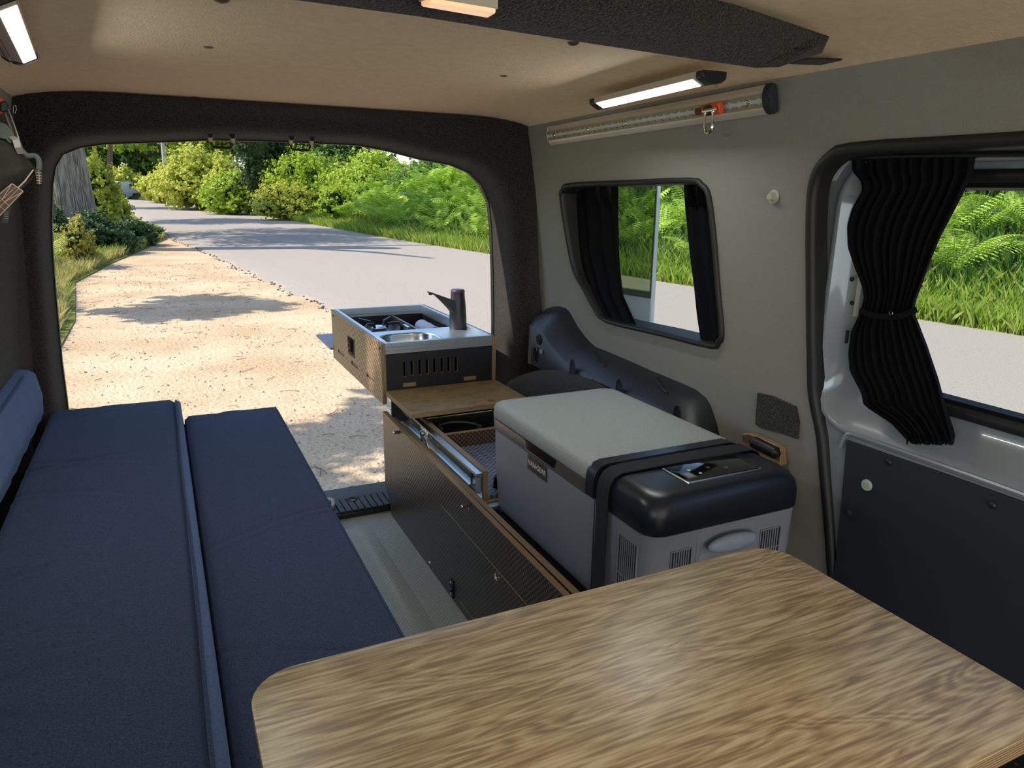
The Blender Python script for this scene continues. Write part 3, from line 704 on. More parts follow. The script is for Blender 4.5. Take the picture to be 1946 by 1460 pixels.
# front board with eight ventilation slots and two tenons
def fp(px, py, y=KY0): p = P(px, py, 1, y); return (p[0], p[2])
vs_ = []
for px, t, b_ in ((769,688,716),(783,686,714),(798,684,713),(812,683,711),(826,682,710),(840,681,708),(853,679,707),(867,678,706)):
    x, zt = fp(px, t); _, zb = fp(px, b_); vs_.append([(x-.0045, zb), (x+.0045, zb), (x+.0045, zt), (x-.0045, zt)])
MB().sheet([(KX0+.0125, KZ0+.042),(KX1-.0125, KZ0+.042),(KX1-.0125, KZ1-.034),(KX0+.0125, KZ1-.034)], vs_, 0, lambda x, z, k: (x, KY0+.006*k, z)).build('front_panel', m_blk2, kt, smooth=0)
b = MB()
for v in vs_: b.box((v[1][0]-.0007, KY0+.0012, v[0][1]), (v[1][0]+.0, KY0+.0058, v[2][1])).box((v[0][0], KY0+.0012, v[0][1]-.0001), (v[1][0], KY0+.0058, v[0][1]+.0009))
b.build('slot_edge', m_plyx, kt)
for px, py in ((778,731), (893,719)):
    x, z = fp(px, py); MB().box((x-.021, KY0-.0015, z-.0065), (x+.021, KY0+.006, z+.0065)).build('tenon', m_plyz, kt, bevel=.0006)
MB().box((KX0+.0125, KY1-.012, KZ0+.01), (KX1-.0125, KY1, KZ1-.034)).build('rear_panel', m_blk2, kt)
MB().box((KX0+.0125, KY0+.013, KZ0+.03), (KX1-.0125, KY1-.013, KZ0+.042)).build('base_board', m_blk2, kt)
# aluminium rim profile, four lengths
RZ = KZ1-.033
def rail(a, c, par=kt):
    b = MB().box(a, c); b2 = b
    return b.build('rim_rail', m_alu, par, bevel=.0012)
for k, (a, c) in enumerate([((KX0+.012, KY0+.0005, RZ), (KX1-.012, KY0+.0155, KZ1+.002)), ((KX0+.012, KY1-.016, RZ), (KX1-.012, KY1, KZ1+.002)),
    ((KX0+.0122, KY0+.016, RZ), (KX0+.024, KY1-.0165, KZ1+.002)), ((KX1-.024, KY0+.016, RZ), (KX1-.0122, KY1-.0165, KZ1+.002))]):
    o = rail(a, c)
    if k == 0: MB().box((a[0]+.001, a[1]-.0008, RZ+.010), (c[0]-.001, a[1]+.001, RZ+.0125)).box((a[0]+.001, a[1]-.0008, RZ+.021), (c[0]-.001, a[1]+.001, RZ+.0235)).build('groove', m_fr_body, o)
    if k == 1: MB().box((a[0]+.001, a[1]-.0008, RZ+.010), (c[0]-.001, a[1]+.001, RZ+.0125)).build('groove', m_fr_body, o)
for px, py in ((633,600),(721,662)):
    c = P(px, py, 0, KX0); MB().lathe(c, (-1,0,0), [(-.001,.0045),(.0015,.004),(.002,.002),(.002,0)], n=12).build('bolt', m_blk, kt)
for px, py in ((661,681),(688,704)):
    c = P(px, py, 0, KX0); MB().lathe(c, (-1,0,0), [(-.001,.002),(.0006,.002),(.0006,0)], n=10).build('rivet', m_blk, kt)
c = P(667, 658, 0, KX0+.008); MB().box((c[0]-.004, c[1]-.004, c[2]-.02), (c[0]+.004, c[1]+.006, c[2]+.016)).tube([(c[0]-.006, c[1]-.01, c[2]+.018), (c[0]-.010, c[1], c[2]+.02), (c[0]-.006, c[1]+.012, c[2]+.018)], .003, n=6).build('latch', m_blk, kt, bevel=.001)
MB().box((KX0+.0122, c[1]-.05, c[2]-.03), (KX0+.016, c[1]+.04, c[2]+.03)).build('latch_plate', m_blk, kt)
# side flap shelf folded out on the left
MB().box((.566, KY1+.001, .985), (.93, 3.09, .995)).build('folding_shelf', m_fr_body, kt, bevel=.002)
# sink: stainless bowl let into a deck at the front
deckz = KZ1-.013; stz = KZ1-.060
sk = rrect(.60, .80, 2.118, 2.29, .07, 8)
MB().sheet(rrect(KX0+.025, KX1-.025, 2.113, 2.36, .004, 2), [sk], 0, lambda x, y, k: (x, y, deckz-.003*k)).build('sink_deck', m_alu, kt, smooth=0)
def ofs(l, d): return offs([(x, y) for x, y in l], d)
MB().loft([[(x, y, z) for x, y in ofs(sk, d)] for d, z in ((.006, deckz+.001), (.003, deckz+.004), (0, deckz+.003), (-.002, deckz-.002), (-.008, deckz-.05), (-.02, deckz-.062), (-.05, deckz-.066))], cap0=False).build('sink_bowl', m_steel, kt, smooth=60)
# divider between stove bay and side bay
MB().box((.800, 2.37, KZ0+.043), (.810, KY1-.017, KZ1-.028)).build('divider', m_stud, kt, bevel=.0006)
MB().box((KX0+.025, 2.362, KZ0+.043), (KX1-.025, 2.370, deckz-.003)).build('divider', m_blk2, kt)
# stove sitting in the bay
st = thing('camping_stove', (.70, 2.58, 1.0), 'black single-burner camping stove with raised pan supports inside the kitchen unit', 'stove')
sc = Vector((.695, 2.55, KZ1-.052))
plate_e(.605, .795, 2.40, 2.76, .02, KZ0+.046, stz-.004, .003).build('body', m_fr_blk, st, smooth=50)
plate_e(.612, .788, 2.41, 2.75, .018, stz-.0035, stz-.001, .001).build('drip_tray', m_steel, st)
MB().lathe(sc+Vector((0,0,-.001)), (0,0,1), [(0,.082),(.012,.084),(.016,.080),(.012,.074),(.004,.06),(.004,.03)], n=32).build('burner_pan', m_blk, st)
MB().lathe(sc+Vector((0,0,.003)), (0,0,1), [(0,.026),(.014,.028),(.020,.022),(.022,.008),(.022,0)], n=24).build('burner', m_steel, st)
for k in range(4):
    a = math.radians(45+90*k); ca, sa = math.cos(a), math.sin(a)
    MB().strip([sc+Vector((ca*r_, sa*r_, h)) for r_, h in ((.088,.002),(.092,.030),(.084,.042),(.036,.036),(.032,.020))], (-sa, ca, 0), .008, .007).build('pan_support', m_blk, st)
for x in (.64,.75): MB().cyl((x, 2.395, stz-.02), (x, 2.382, stz-.02), .013).build('knob', m_blk, st, bevel=.001)
MB().box((.762, 2.42, stz-.002), (.772, 2.48, stz+.045)).build('bracket', m_steel, st, bevel=.001)
# rolled cloth beside it
b = MB().lathe((.872, 2.44, KZ1-.052), (.02, 1, 0), [(0,.012),(.001,.026),(.01,.0275),(.05,.026),(.09,.0275),(.13,.026),(.16,.0272),(.170,.025),(.171,.010)], n=24)
tag(b.build('rolled_cloth', mat('white_cloth', (.5, .52, .58), .9, bump=.6, bs=60, bdist=.004)), 'white rolled-up cloth lying in the side bay of the kitchen unit', 'cloth')
# rechargeable water tap
tp = thing('water_tap', (.905, 2.315, deckz), 'dark grey cylindrical electric water tap with a flat spout standing on the sink deck', 'tap')
tc_ = (.915, 2.325, deckz+.0005)
m_tap = mat('tap_dark_plastic', (.026, .027, .036), .45)
MB().lathe(tc_, (0,0,1), [(0,.0290),(.003,.0305),(.04,.0300),(.075,.0280),(.095,.0262),(.110,.0245),(.124,.0240),(.125,.0225)], n=36).build('body', m_tap, tp)
MB().lathe((tc_[0], tc_[1], tc_[2]+.125), (0,0,1), [(0,.0240),(.003,.0245),(.006,.0245),(.008,.0232)], n=36).build('button_ring', mat('purple_ring', (.10, .03, .10), .35), tp)
MB().lathe((tc_[0], tc_[1], tc_[2]+.133), (0,0,1), [(0,.0225),(.003,.021),(.0038,0)], n=36).build('button', m_tap, tp)
G = []
for t in np.linspace(0, 1, 9):
    x = tc_[0]-.012-.095*t; h = tc_[2]+.088+.036*t; w_ = lerp(.020, .0135, t); th = lerp(.058, .006, min(1, t*1.35)**.75)
    G.append([(x, tc_[1]+s_*w_, z) for s_, z in ((-1, h+.010), (1, h+.010), (1, h+.010-th), (-1, h+.010-th))])
sp_ = MB().loft(G).build('spout', m_tap, tp, bevel=.002)
MB().cyl((tc_[0]-.100, tc_[1], tc_[2]+.130), (tc_[0]-.100, tc_[1], tc_[2]+.121), .006).build('nozzle', m_blk, sp_)

# ------------------------------------------------------------------ compressor fridge
fx0, fx1, fy0, fy1, fz0, fz1 = .650, .972, .832, 1.442, .880, 1.136
fr = thing('fridge', (.81, 1.14, .8685), 'grey compressor cool box with pale textured lid and black control end, on the storage box', 'cool box')
def fl(ins, r, z, x0=fx0, x1=fx1, y0=fy0, y1=fy1): return [(x, y, z) for x, y in rrect(x0+ins, x1-ins, y0+ins, y1-ins, r, 6)]
fb = MB().loft([fl(.016, .02, fz0-.001), fl(.010, .03, fz0), fl(.006, .03, fz0+.01), fl(0, .03, 1.0), fl(-.001, .03, 1.074)])
fo = fb.build('body', m_fr_body, fr, smooth=50)
for x in (.69, .93):
    for y in (.88, 1.39): MB().cyl((x, y, .8685), (x, y, .88), .014, n=12).build('foot', m_blk, fr)
# darker rim under the lid with the finger recess
YS = .998   # split between lid and control end
def riml(ins, z): return [(x, y, z) for x, y in rrect(fx0-.002+ins, fx1+.002-ins, YS, fy1+.002-ins, .03, 6)]
MB().loft([riml(0, 1.0745), riml(-.0015, 1.078), riml(-.0015, 1.100), riml(.001, 1.1015)]).build('rim', m_fr_rim, fr, smooth=50)
# lid
def lidl(ins, z, r=.03): return [(x, y, z) for x, y in rrect(fx0-.004+ins, fx1+.004-ins, YS+.001, fy1+.005-ins, r, 6)]
MB().loft([lidl(.002, 1.102), lidl(0, 1.104), lidl(.0005, 1.124), lidl(.003, 1.1315), lidl(.008, 1.1355), lidl(.018, 1.1375), lidl(.06, 1.1385)]).build('lid', m_fr_lid, fr, smooth=60)
# recess grip in the rim
g0, g1 = P(995, 829, 0, fx0-.004), P(1057, 872, 0, fx0-.004)
ya, yb = g1[1], g0[1]
MB().add([(fx0-.0052, yb, 1.1005), (fx0-.0052, yb-.008, 1.083), (fx0-.0052, ya+.008, 1.083), (fx0-.0052, ya, 1.1005), (fx0+.004, yb, 1.1005), (fx0+.004, yb-.008, 1.083), (fx0+.004, ya+.008, 1.083), (fx0+.004, ya, 1.1005)], [(0,1,2,3),(4,7,6,5),(0,4,5,1),(1,5,6,2),(2,6,7,3),(3,7,4,0)]).build('finger_recess', m_gloss, fr)
MB().box((fx0-.0056, ya+.006, 1.0805), (fx0-.001, yb-.006, 1.083)).build('recess_lip', m_fr_rim, fr, bevel=.0008)
# black control end housing
def hl_(ins, z, r=.034, lo=0): return [(x, y, z) for x, y in rrect(fx0-.004+ins, fx1+.004-ins, fy0-.004+ins, YS-.001, r, 7)]
hs = MB().loft([hl_(.001, 1.0735), hl_(-.0005, 1.076), hl_(.0, 1.105), hl_(.003, 1.120, .036), hl_(.009, 1.131, .038), hl_(.018, 1.1365, .04), hl_(.03, 1.1385, .04)]).build('control_housing', m_fr_blk, fr, smooth=60)
MB().loft([[(x, y, z) for x, z in ((fx0-.0062, 1.079), (fx0-.0062, 1.112), (fx0-.003, 1.126), (fx0+.007, 1.1362), (fx0+.022, 1.1405), (fx1-.022, 1.1405), (fx1-.007, 1.1362), (fx1+.003, 1.126), (fx1+.0062, 1.112), (fx1+.0062, 1.079))] for y in (YS-.004, YS+.022)]).build('housing_band', m_fr_blk, fr, smooth=50, bevel=.001)
# control panel
px0, px1, py0, py1 = .745, .908, .866, .938
plate_e(px0, px1, py0, py1, .004, 1.1375, 1.1405, .001).build('panel_frame', m_steel, fr)
po = plate_e(px0+.004, px1-.003, py0+.003, py1-.003, .003, 1.1404, 1.1415, .0004).build('panel', m_gloss, fr)
plate_e(px0+.010, px0+.030, py0+.010, py0+.034, .002, 1.1414, 1.1432, .0005).build('switch', m_fr_rim, po)
plate_e(px0+.014, px0+.026, py0+.013, py0+.031, .001, 1.1431, 1.1437, .0002).build('switch_face', m_fr_body, po)
for x, y, r in ((px0+.036, .908, .0035), (px0+.046, .890, .003)): MB().lathe((x, y, 1.1414), (0,0,1), [(0,r),(.0006,r),(.0008,0)], n=14).build('led', m_white, po)
for x, y in ((px0+.075, .905), (px0+.105, .893)): MB().tube([(x+.003*math.cos(t), y+.003*math.sin(t), 1.1416) for t in np.linspace(0, 6.28, 14)[:-1]], .0003, n=4, closed=True).build('symbol', m_fr_body, po)
# grilles: recess, frame, vertical bars and cross bars
def grille(c0, c1, nb, face, par=fr):
    """face 'y': on the front end, 'x': on the left side; c=(u,z)"""
    u0, z0 = c0; u1, z1 = c1; f0 = (fy0-.0015) if face == 'y' else (fx0-.0015)
    def bx_(b, a0, a1, zz0, zz1, d0, d1):
        if face == 'y': b.box((a0, f0+d0, zz0), (a1, f0+d1, zz1))
        else: b.box((f0+d0, a0, zz0), (f0+d1, a1, zz1))
    b = MB(); bx_(b, u0, u1, z0, z1, -.0002, .0022); g = b.build('grille', m_blk, par)
    b = MB(); t = .002
    for a in ((u0-t, u1+t, z1, z1+t), (u0-t, u1+t, z0-t, z0), (u0-t, u0, z0, z1), (u1, u1+t, z0, z1)): bx_(b, a[0], a[1], a[2], a[3], -.0016, .003)
    b.build('grille_frame', m_fr_body, g)
    for k in range(1, nb):
        b = MB(); u = lerp(u0, u1, k/nb); bx_(b, u-.0011, u+.0011, z0, z1, -.0012, .001); b.build('bar', m_fr_body, g)
    for zz in ((z0+z1)/2+.004, (z0+z1)/2-.03):
        b = MB(); bx_(b, u0, u1, zz-.0009, zz+.0009, -.0009, .001); b.build('bar', m_fr_body, g)
grille((.694, .962), (.733, 1.042), 8, 'y'); grille((.884, .962), (.928, 1.042), 8, 'y')
grille((.862, .90), (.912, 1.048), 9, 'x'); grille((.958, .90), (.982, 1.048), 4, 'x')
# carrying handle: oval bar in a scooped recess
MB().box((.744, fy0-.0022, .950), (.872, fy0+.0005, 1.068)).build('handle_panel', m_fr_body, fr, bevel=.0015)
G = []
for t in np.linspace(-1, 1, 15):
    x = .808+.052*t; q = math.sqrt(max(.04, 1-t*t*.96)); G.append([(x, fy0-.012-.010*q*math.cos(a)-.004, 1.044+.016*q*math.sin(a)) for a in np.linspace(0, 2*math.pi, 13)[:-1]])
MB().loft(G).build('handle', m_hndl, fr, smooth=70)
MB().loft([[(x, fy0+d, z) for x, z in rrect(.750+i, .866-i, .985+i, 1.028-i, .012, 5)] for i, d in ((0,-.0024),(.004,-.0045),(.010,-.0065),(.014,-.0040),(.02,-.0028))]).build('handle_scoop', m_fr_body, fr, smooth=60)
# seams
MB().box((fx0-.0022, .992, .89), (fx0+.001, .9935, 1.0735)).build('seam', m_fr_rim, fr)
# label on the left side
la, lb_ = P(1002, 864, 0, fx0-.002), P(1040, 916, 0, fx0-.002)
def lv(px, py): p = P(px, py, 0, fx0-.002); return (p[1], p[2])
lab = [lv(1003,864),(lv(1039,886)),(lv(1039,916)),(lv(1003,892))]
yc = sum(p[0] for p in lab)/4; y0_, y1_ = (lab[1][0]+lab[2][0])/2, (lab[0][0]+lab[3][0])/2; zt = (lab[0][1]+lab[1][1])/2; zb = (lab[2][1]+lab[3][1])/2
lo_ = MB().box((fx0-.0028, y0_, zb), (fx0-.0012, y1_, zt)).build('label_plate', mat('label_dark', (.035, .030, .032), .4), fr, bevel=.0004)
def text(s_, name, size, m_, par, loc, rot, ext=.0002, extra=None):
    cu = bpy.data.curves.new(name, 'FONT'); cu.body = s_; cu.size = size; cu.extrude = ext; cu.align_x = 'CENTER'; cu.align_y = 'CENTER'
    t_ = bpy.data.objects.new(name, cu); S.collection.objects.link(t_)
    me = bpy.data.meshes.new_from_object(t_.evaluated_get(bpy.context.evaluated_depsgraph_get())); bpy.data.objects.remove(t_)
    o = bpy.data.objects.new(name, me); S.collection.objects.link(o); me.materials.clear(); me.materials.append(m_); o.parent = par
    o.location = Vector(loc)-world_loc(par); o.rotation_euler = rot; return o
wdt = y1_-y0_
text('VAN', 'lettering', wdt*.20, m_white, fr, (fx0-.0030, yc+wdt*.26, (zt+zb)/2), (math.radians(90), 0, math.radians(-90)))
text('GEAR', 'lettering', wdt*.19, m_white, fr, (fx0-.0030, yc-wdt*.23, (zt+zb)/2), (math.radians(90), 0, math.radians(-90)))
MB().sheet([(yc+wdt*.055, (zt+zb)/2+.003), (yc+wdt*.01, (zt+zb)/2+.001), (yc+wdt*.03, (zt+zb)/2-.003)], [], 0, lambda y, z, k: (fx0-.0032+.0003*k, y, z)).build('emblem', m_white, fr)
# tie-down strap over the fridge
syy = .945
prof_ = [(fx0-.009, .885), (fx0-.0085, 1.0), (fx0-.0095, 1.108), (fx0-.006, 1.124), (fx0+.002, 1.136), (fx0+.016, 1.1425), (.81, 1.1440), (fx1-.016, 1.1425), (fx1-.002, 1.136), (fx1+.006, 1.124), (fx1+.0095, 1.108), (fx1+.0085, .95), (fx1+.009, .885)]
def sy(x): return .955
b = MB().strip([(x, .958, z) for x, z in prof_], (0, 1, 0), .034, .0022)
tag(b.build('tie_strap', m_web, smooth=50), 'flat black webbing strap wrapped over the control end of the cool box', 'strap')

# ------------------------------------------------------------------ black wheel-arch trim and carpeted arch
def T_(px, py, x): return P(px, py, 0, x)
wallc = [(1030,596),(1040,586),(1049,583),(1060,582),(1075,586),(1082,594),(1089,606),(1098,622),(1112,641),(1121,651),(1130,659),(1153,668),(1195,686),(1235,704),(1274,720),(1300,731),(1322,741),(1341,757),(1350,772),(1356,790),(1362,808),(1368,840)]
inc = [(1008,617),(1014,620),(1021,623),(1027,625),(1031,627),(1037,638),(1043,648),(1052,661),(1062,672),(1072,682),(1080,690),(1095,697),(1130,712),(1165,728),(1205,747),(1232,759),(1256,771),(1282,786),(1300,800),(1314,815),(1326,830),(1340,850)]
A = [W(px, py, -.002) for px, py in wallc]
B = [T_(px, py, 1.045) for px, py in inc]
low = [(1003,690),(1009,692),(1017,696),(1024,700),(1030,703),(1036,706),(1042,708),(1052,711),(1062,712),(1072,714),(1082,715),(1097,716),(1121,720),(1150,732),(1180,748),(1210,765),(1235,780),(1260,797),(1280,812),(1295,826),(1310,842),(1325,862)]
C = [T_(px, py, 1.035) for px, py in low]
mids = [np.array(a)*.5+np.array(c)*.5+(-.006, 0, .006) for a, c in zip(A, B)]
lps = [[tuple(np.array(p)+(.01, 0, 0)) for p in A], A, mids, B, [np.array(p)-(.0035, 0, .004) for p in B], C, [np.array(p)+(.02, 0, -.006) for p in C]]
wa = struct(MB().loft(lps, closed=False, cap0=False, cap1=False).build('trim_4', m_blk2, smooth=50))
m_ = wa.modifiers.new('solid', 'SOLIDIFY'); m_.thickness = .004
def blob(name, c, u, v, ru, rv, n, m, par, rim_=None):
    """dark oval recess with raised lip; u,v in-plane unit vectors"""
    c = np.array(c); u = np.array(u, float); v = np.array(v, float); n = np.array(n, float)
    L = [[c+n*h+(u*math.cos(t)*ru+v*math.sin(t)*rv)*s for t in np.linspace(0, 2*math.pi, 21)[:-1]] for s, h in ((1.12, -.002), (1.08, .0008), (1.0, .001), (.95, .0002), (.5, .0002))]
    o = MB().loft(L, cap0=False).build(name, m, par, smooth=60); return o
for px, py, ru, rv, x in ((1091,702,.014,.028,1.036), (1141,682,.030,.009,1.072), (1180,737,.013,.022,1.038), (1262,731,.026,.009,1.075), (1290,790,.012,.024,1.036)):
    c = T_(px, py, x); u = (0, .85, .5) if ru > rv else (0, 1, 0); v = (0, -.5, .85) if ru > rv else (0, 0, 1)
    blob('slot', (x-.006, c[1], c[2]), u, v, ru, rv, (-1, 0, 0), m_rub, wa)
c = T_(1025, 645, 1.040); MB().lathe(np.array(c)-(.0,0,0), (-1, 0, 0), [(-.003,.016),(.005,.016),(.006,.011),(.003,.009),(.003,.006),(.007,.005),(.007,0)], n=20).build('socket', m_blk, wa)
c = T_(1029, 668, 1.036); MB().box((c[0]-.004, c[1]-.006, c[2]-.006), (c[0], c[1]+.006, c[2]+.006)).build('socket_tab', m_fr_body, wa)
c = T_(1018, 672, 1.036); MB().box((c[0]-.003, c[1]-.011, c[2]-.026), (c[0], c[1]+.011, c[2]+.022)).build('slot', m_gloss, wa, bevel=.003)
# carpeted wheel arch hump below
G = []
for t in np.linspace(0, 1, 20):
    y = lerp(1.0, 2.14, t); h = 1.10-.16*(2*t-1.12)**2
    G.append([(1.14, y, .61), (.99, y, .61), (.992, y, h-.10), (1.0, y, h-.03), (1.03, y, h), (1.14, y, h+.02)])
wh = struct(MB().loft(G).build('trim_5', m_carpet2, smooth=70))

# foam patch, wooden lamp block, wall button
pp = [W2(1446,747), W2(1470,752), W2(1515,772), W2(1521,800), W2(1519,833), W2(1490,823), W2(1450,812), W2(1442,806), W2(1443,780)]
tag(MB().sheet(pp, [], .02, lambda y, z, k: (wx(z)-.009+.008*k+.0015*math.sin(y*500)*math.cos(z*430)*(1-k), y, z)).build('foam_patch', m_carpet2, smooth=60), 'black fuzzy five-sided patch stuck low on the right wall by the sliding door', 'patch')
q = [W2(1423,822), W2(1438,822), W2(1485,842), W2(1497,852), W2(1497,884), W2(1480,880), W2(1423,850)]
lb = thing('side_handle', (wx(1.12), q[0][0], q[5][1]), 'dark rounded grip on a bare plywood backing, on the right wall behind the cool box', 'grip')
MB().sheet(q, [], 0, lambda y, z, k: (wx(z)-.020+.019*k, y, z)).build('backing', m_plyx, lb, bevel=.003)
a, c = W(1428,838,-.026), W(1480,864,-.026)
MB().tube([a, np.array(a)*.9+np.array(c)*.1, np.array(a)*.1+np.array(c)*.9, c], .013, n=12, rs=[.006,.013,.013,.006]).build('grip', m_blk, lb)
c = W(1472, 374, 0)
o = MB().lathe(c, (-1,0,0), [(.001,.013),(.003,.013),(.004,.009),(.010,.0075),(.014,.0065),(.015,0)], n=20).build('wall_button', m_cream)
tag(o, 'small round cream plastic button on the right wall above the quarter window corner', 'button')

# ------------------------------------------------------------------ airline track, fitting and shackle
t0, t1 = P(1047, 258, 0, 1.048), P(1470, 187, 0, 1.040)
t0, t1 = np.array(t0), np.array(t1); td = (t1-t0)/np.linalg.norm(t1-t0); Lt = np.linalg.norm(t1-t0); up = np.array((-.25, 0, 1.)); up /= np.linalg.norm(up); ou_ = np.cross(td, up); ou_ = ou_ if ou_[0] < 0 else -ou_
tr = thing('lashing_track', tuple(t0), 'long silver lashing track with scalloped slot high on the right wall', 'track')
pr = [(-.026, -.004), (-.026, .004), (-.017, .010), (-.0095, .0125), (-.0075, .0125), (-.0075, .006), (.0075, .006), (.0075, .0125), (.0095, .0125), (.017, .010), (.026, .004), (.026, -.004)]
MB().loft([[t0+td*d+up*u+ou_*h for u, h in pr] for d in (0, Lt)]).build('rail', m_lampw, tr, smooth=25)
npk = 33
for k in range(npk):
    c = t0+td*(Lt*(k+.5)/npk); e = Lt/npk/2
    for sgn in (1, -1):
        pts = [(-e, .0078), (-e*.8, .0062), (0, .0046 if False else .0052), (e*.8, .0062), (e, .0078)]
        b = MB().loft([[c+td*d+up*sgn*q_+ou_*h for d, q_ in ((-e, .0098), (-e*.35, .0038), (e*.35, .0038), (e, .0098), (e, .012), (-e, .012))] for h in (.0105, .0135)])
        if k > 0 or True:
            o = b.build('scallop', m_tan2, tr, smooth=0)
b = MB()
for k in range(npk):
    c = t0+td*(Lt*(k+.5)/npk)
b.loft([[t0+td*d+up*u+ou_*.0064 for u in (-.0078, .0078)] for d in np.linspace(0, Lt, 3)], closed=False, cap0=False, cap1=False)
b.build('slot_floor', m_white, tr)
b = MB(); 
for f in (.035, .25, .45, .93):
    b.lathe(t0+td*Lt*f+ou_*.0066, ou_, [(0,.0055),(.002,.0045),(.0022,.0015),(.001,0)], n=12)
b.build('screw', m_steel, tr)
ec = t1+td*.0; 
o = MB().loft([[ec+td*d+up*math.cos(a)*.027*s+ou_*(max(0, math.sin(a))*.0165*s-.003*(math.sin(a) < 0)) for a in np.linspace(0, 2*math.pi, 25)[:-1]] for d, s in ((-.012, 1), (0, 1), (.006, .9), (.008, .6))]).build('end_cap', m_door, tr, smooth=60)
MB().lathe(ec+td*.0+ou_*.0165, ou_, [(-.002,.005),(.0006,.005),(.0006,0)], n=12).build('end_screw', m_blk, o)
MB().loft([[t0+td*d+up*math.cos(a)*.027*s+ou_*(max(0, math.sin(a))*.0155*s-.003*(math.sin(a) < 0)) for a in np.linspace(0, 2*math.pi, 25)[:-1]] for d, s in ((.004, 1), (-.002, .95), (-.006, .5))]).build('end_cap', m_lampw, tr, smooth=60)
def tf(px): return t0+td*(Lt*np.clip((px-1047)/(1470-1047), 0, 1)**1.0)
def on_track(px, py, h): # point on the plane of the track front
    n_ = ou_; d = R@np.array([px-973., py-730., F]); k = ((t0+ou_*h-CAM)@n_)/(d@n_); return CAM+d*k
a, c = on_track(1337, 207, .016), on_track(1393, 203, .016)
fdir = td; ft = thing('track_fitting', tuple(on_track(1360, 205, .012)), 'orange and black quick-release fitting with a steel bow shackle clipped in the right track', 'fitting')
ctr = on_track(1358, 206, .016); ctr = t0+td*((ctr-t0)@td)+ou_*.0155
MB().loft([[ctr+td*d+up*u+ou_*h for u, h in ((-.011,-.002),(-.012,.006),(-.008,.010),(.008,.010),(.012,.006),(.011,-.002))] for d in (-.030, .024)]).build('body', m_orange, ft, bevel=.002)
MB().loft([[ctr+td*d+up*u+ou_*h for u, h in ((-.006,-.002),(-.007,.009),(.007,.009),(.006,-.002))] for d in (-.052, -.028)]).build('plunger', mat('dark_red', (.10,.01,.01), .4), ft, bevel=.002)
MB().cyl(ctr+ou_*.008-td*.004, ctr+ou_*.020-td*.004, .010).build('stud', m_blk, ft, bevel=.001)
# shackle: long U hanging down
sp0 = ctr+ou_*.018+td*.004; dn = np.array((-.05, -.12, -1.)); dn /= np.linalg.norm(dn)
u_ = td
pth = [sp0-u_*.011, sp0-u_*.012+dn*.012, sp0-u_*.012+dn*.030, sp0-u_*.008+dn*.040, sp0+dn*.043, sp0+u_*.008+dn*.040, sp0+u_*.012+dn*.030, sp0+u_*.012+dn*.012, sp0+u_*.011]
MB().tube(smooth_loop(pth, 4, False), .0026, n=8).build('shackle', m_chrome, ft)
MB().cyl(sp0-u_*.018, sp0+u_*.018, .0042).build('pin', m_chrome, ft, bevel=.001)

# ------------------------------------------------------------------ LED strip lamps
def ledlamp(a, c, side, label, big=False):
    """a, c: rear and front end centres on the headliner; lit face turned to the middle of the van"""
    a, c = np.array(a), np.array(c); d = (c-a)/np.linalg.norm(c-a); s = np.cross(d, (0,0,1)); s = s if s@np.array((side,0,0)) > 0 else -s
    dn_ = np.array((0, 0, -1.)); root = thing('led_lamp', tuple(a), label, 'lamp', 'pair of slim ceiling lamps')
    pr = [(-.024, -.002), (-.024, .010), (-.014, .0165), (.004, .019), (.024, .009), (.024, -.002)]
    MB().loft([[a+d*t+s*u+dn_*h for u, h in pr] for t in (0, np.linalg.norm(c-a))]).build('housing', m_lampw, root, smooth=20)
    Ln = np.linalg.norm(c-a)
    pf = [(.0045, .0195), (.0235, .0098), (.0233, .0092), (.0040, .0185)]
    MB().loft([[a+d*t+s*u+dn_*(h+.0006) for u, h in pf] for t in (.018, Ln-.022)]).build('diffuser', m_led, root, smooth=0)
    for t in (.0, Ln):
        e = [t-.011, t+.011] if t else [-.011, .011]
        o = MB().loft([[a+d*q+s*u*1.05+dn_*(h*1.06+.0004) for u, h in pr] for q in e]).build('end_cap', m_fr_blk, root, bevel=.0015)
        MB().box(*[tuple(np.minimum(a+d*(t)+s*(-.014)+dn_*.02+np.array(q)*1, 99)) for q in ((-.002,-.002,-.002),(.002,.002,.002))]).build('screw', m_chrome, o)
    for k in (-.018, -.010):
        MB().loft([[a+d*t+s*(k+w_)+dn_*h for w_, h in ((-.0006, .0135 if k < -.012 else .0165), (.0006, .0138 if k < -.012 else .0168), (.0006, .0148 if k < -.012 else .0178), (-.0006, .0145 if k < -.012 else .0175))] for t in (.012, Ln-.012)]).build('groove', m_brown, root)
    l = bpy.data.lights.new('led_light', 'AREA'); l.shape = 'RECTANGLE'; l.size = Ln*.85; l.size_y = .02; l.energy = 1.6; l.color = (.95, 1, .97)
    lo2 = bpy.data.objects.new('led_light', l); S.collection.objects.link(lo2); lo2.parent = root
    nrm = Vector(s*.45+dn_*.9).normalized(); xax = Vector(d); yax = nrm.cross(xax)*-1
    m = Matrix((xax, yax, -nrm)).transposed().to_4x4(); mid_ = Vector(a+d*Ln/2+s*.018+dn_*.024); m.translation = mid_-Vector(a)
    lo2.matrix_local = m; return root
ledlamp(P(1143,190,2,1.80), P(1352,138,2,1.806), -1, 'slim silver ceiling lamp with a lit white strip above the right wall track')
e0, e1 = np.array(P(36,98,2,1.806)), np.array(P(-40,-60,2,1.806))
ledlamp(e0, e0+(e1-e0)/np.linalg.norm(e1-e0)*.45, 1, 'slim silver ceiling lamp cut by the upper left edge of the picture')
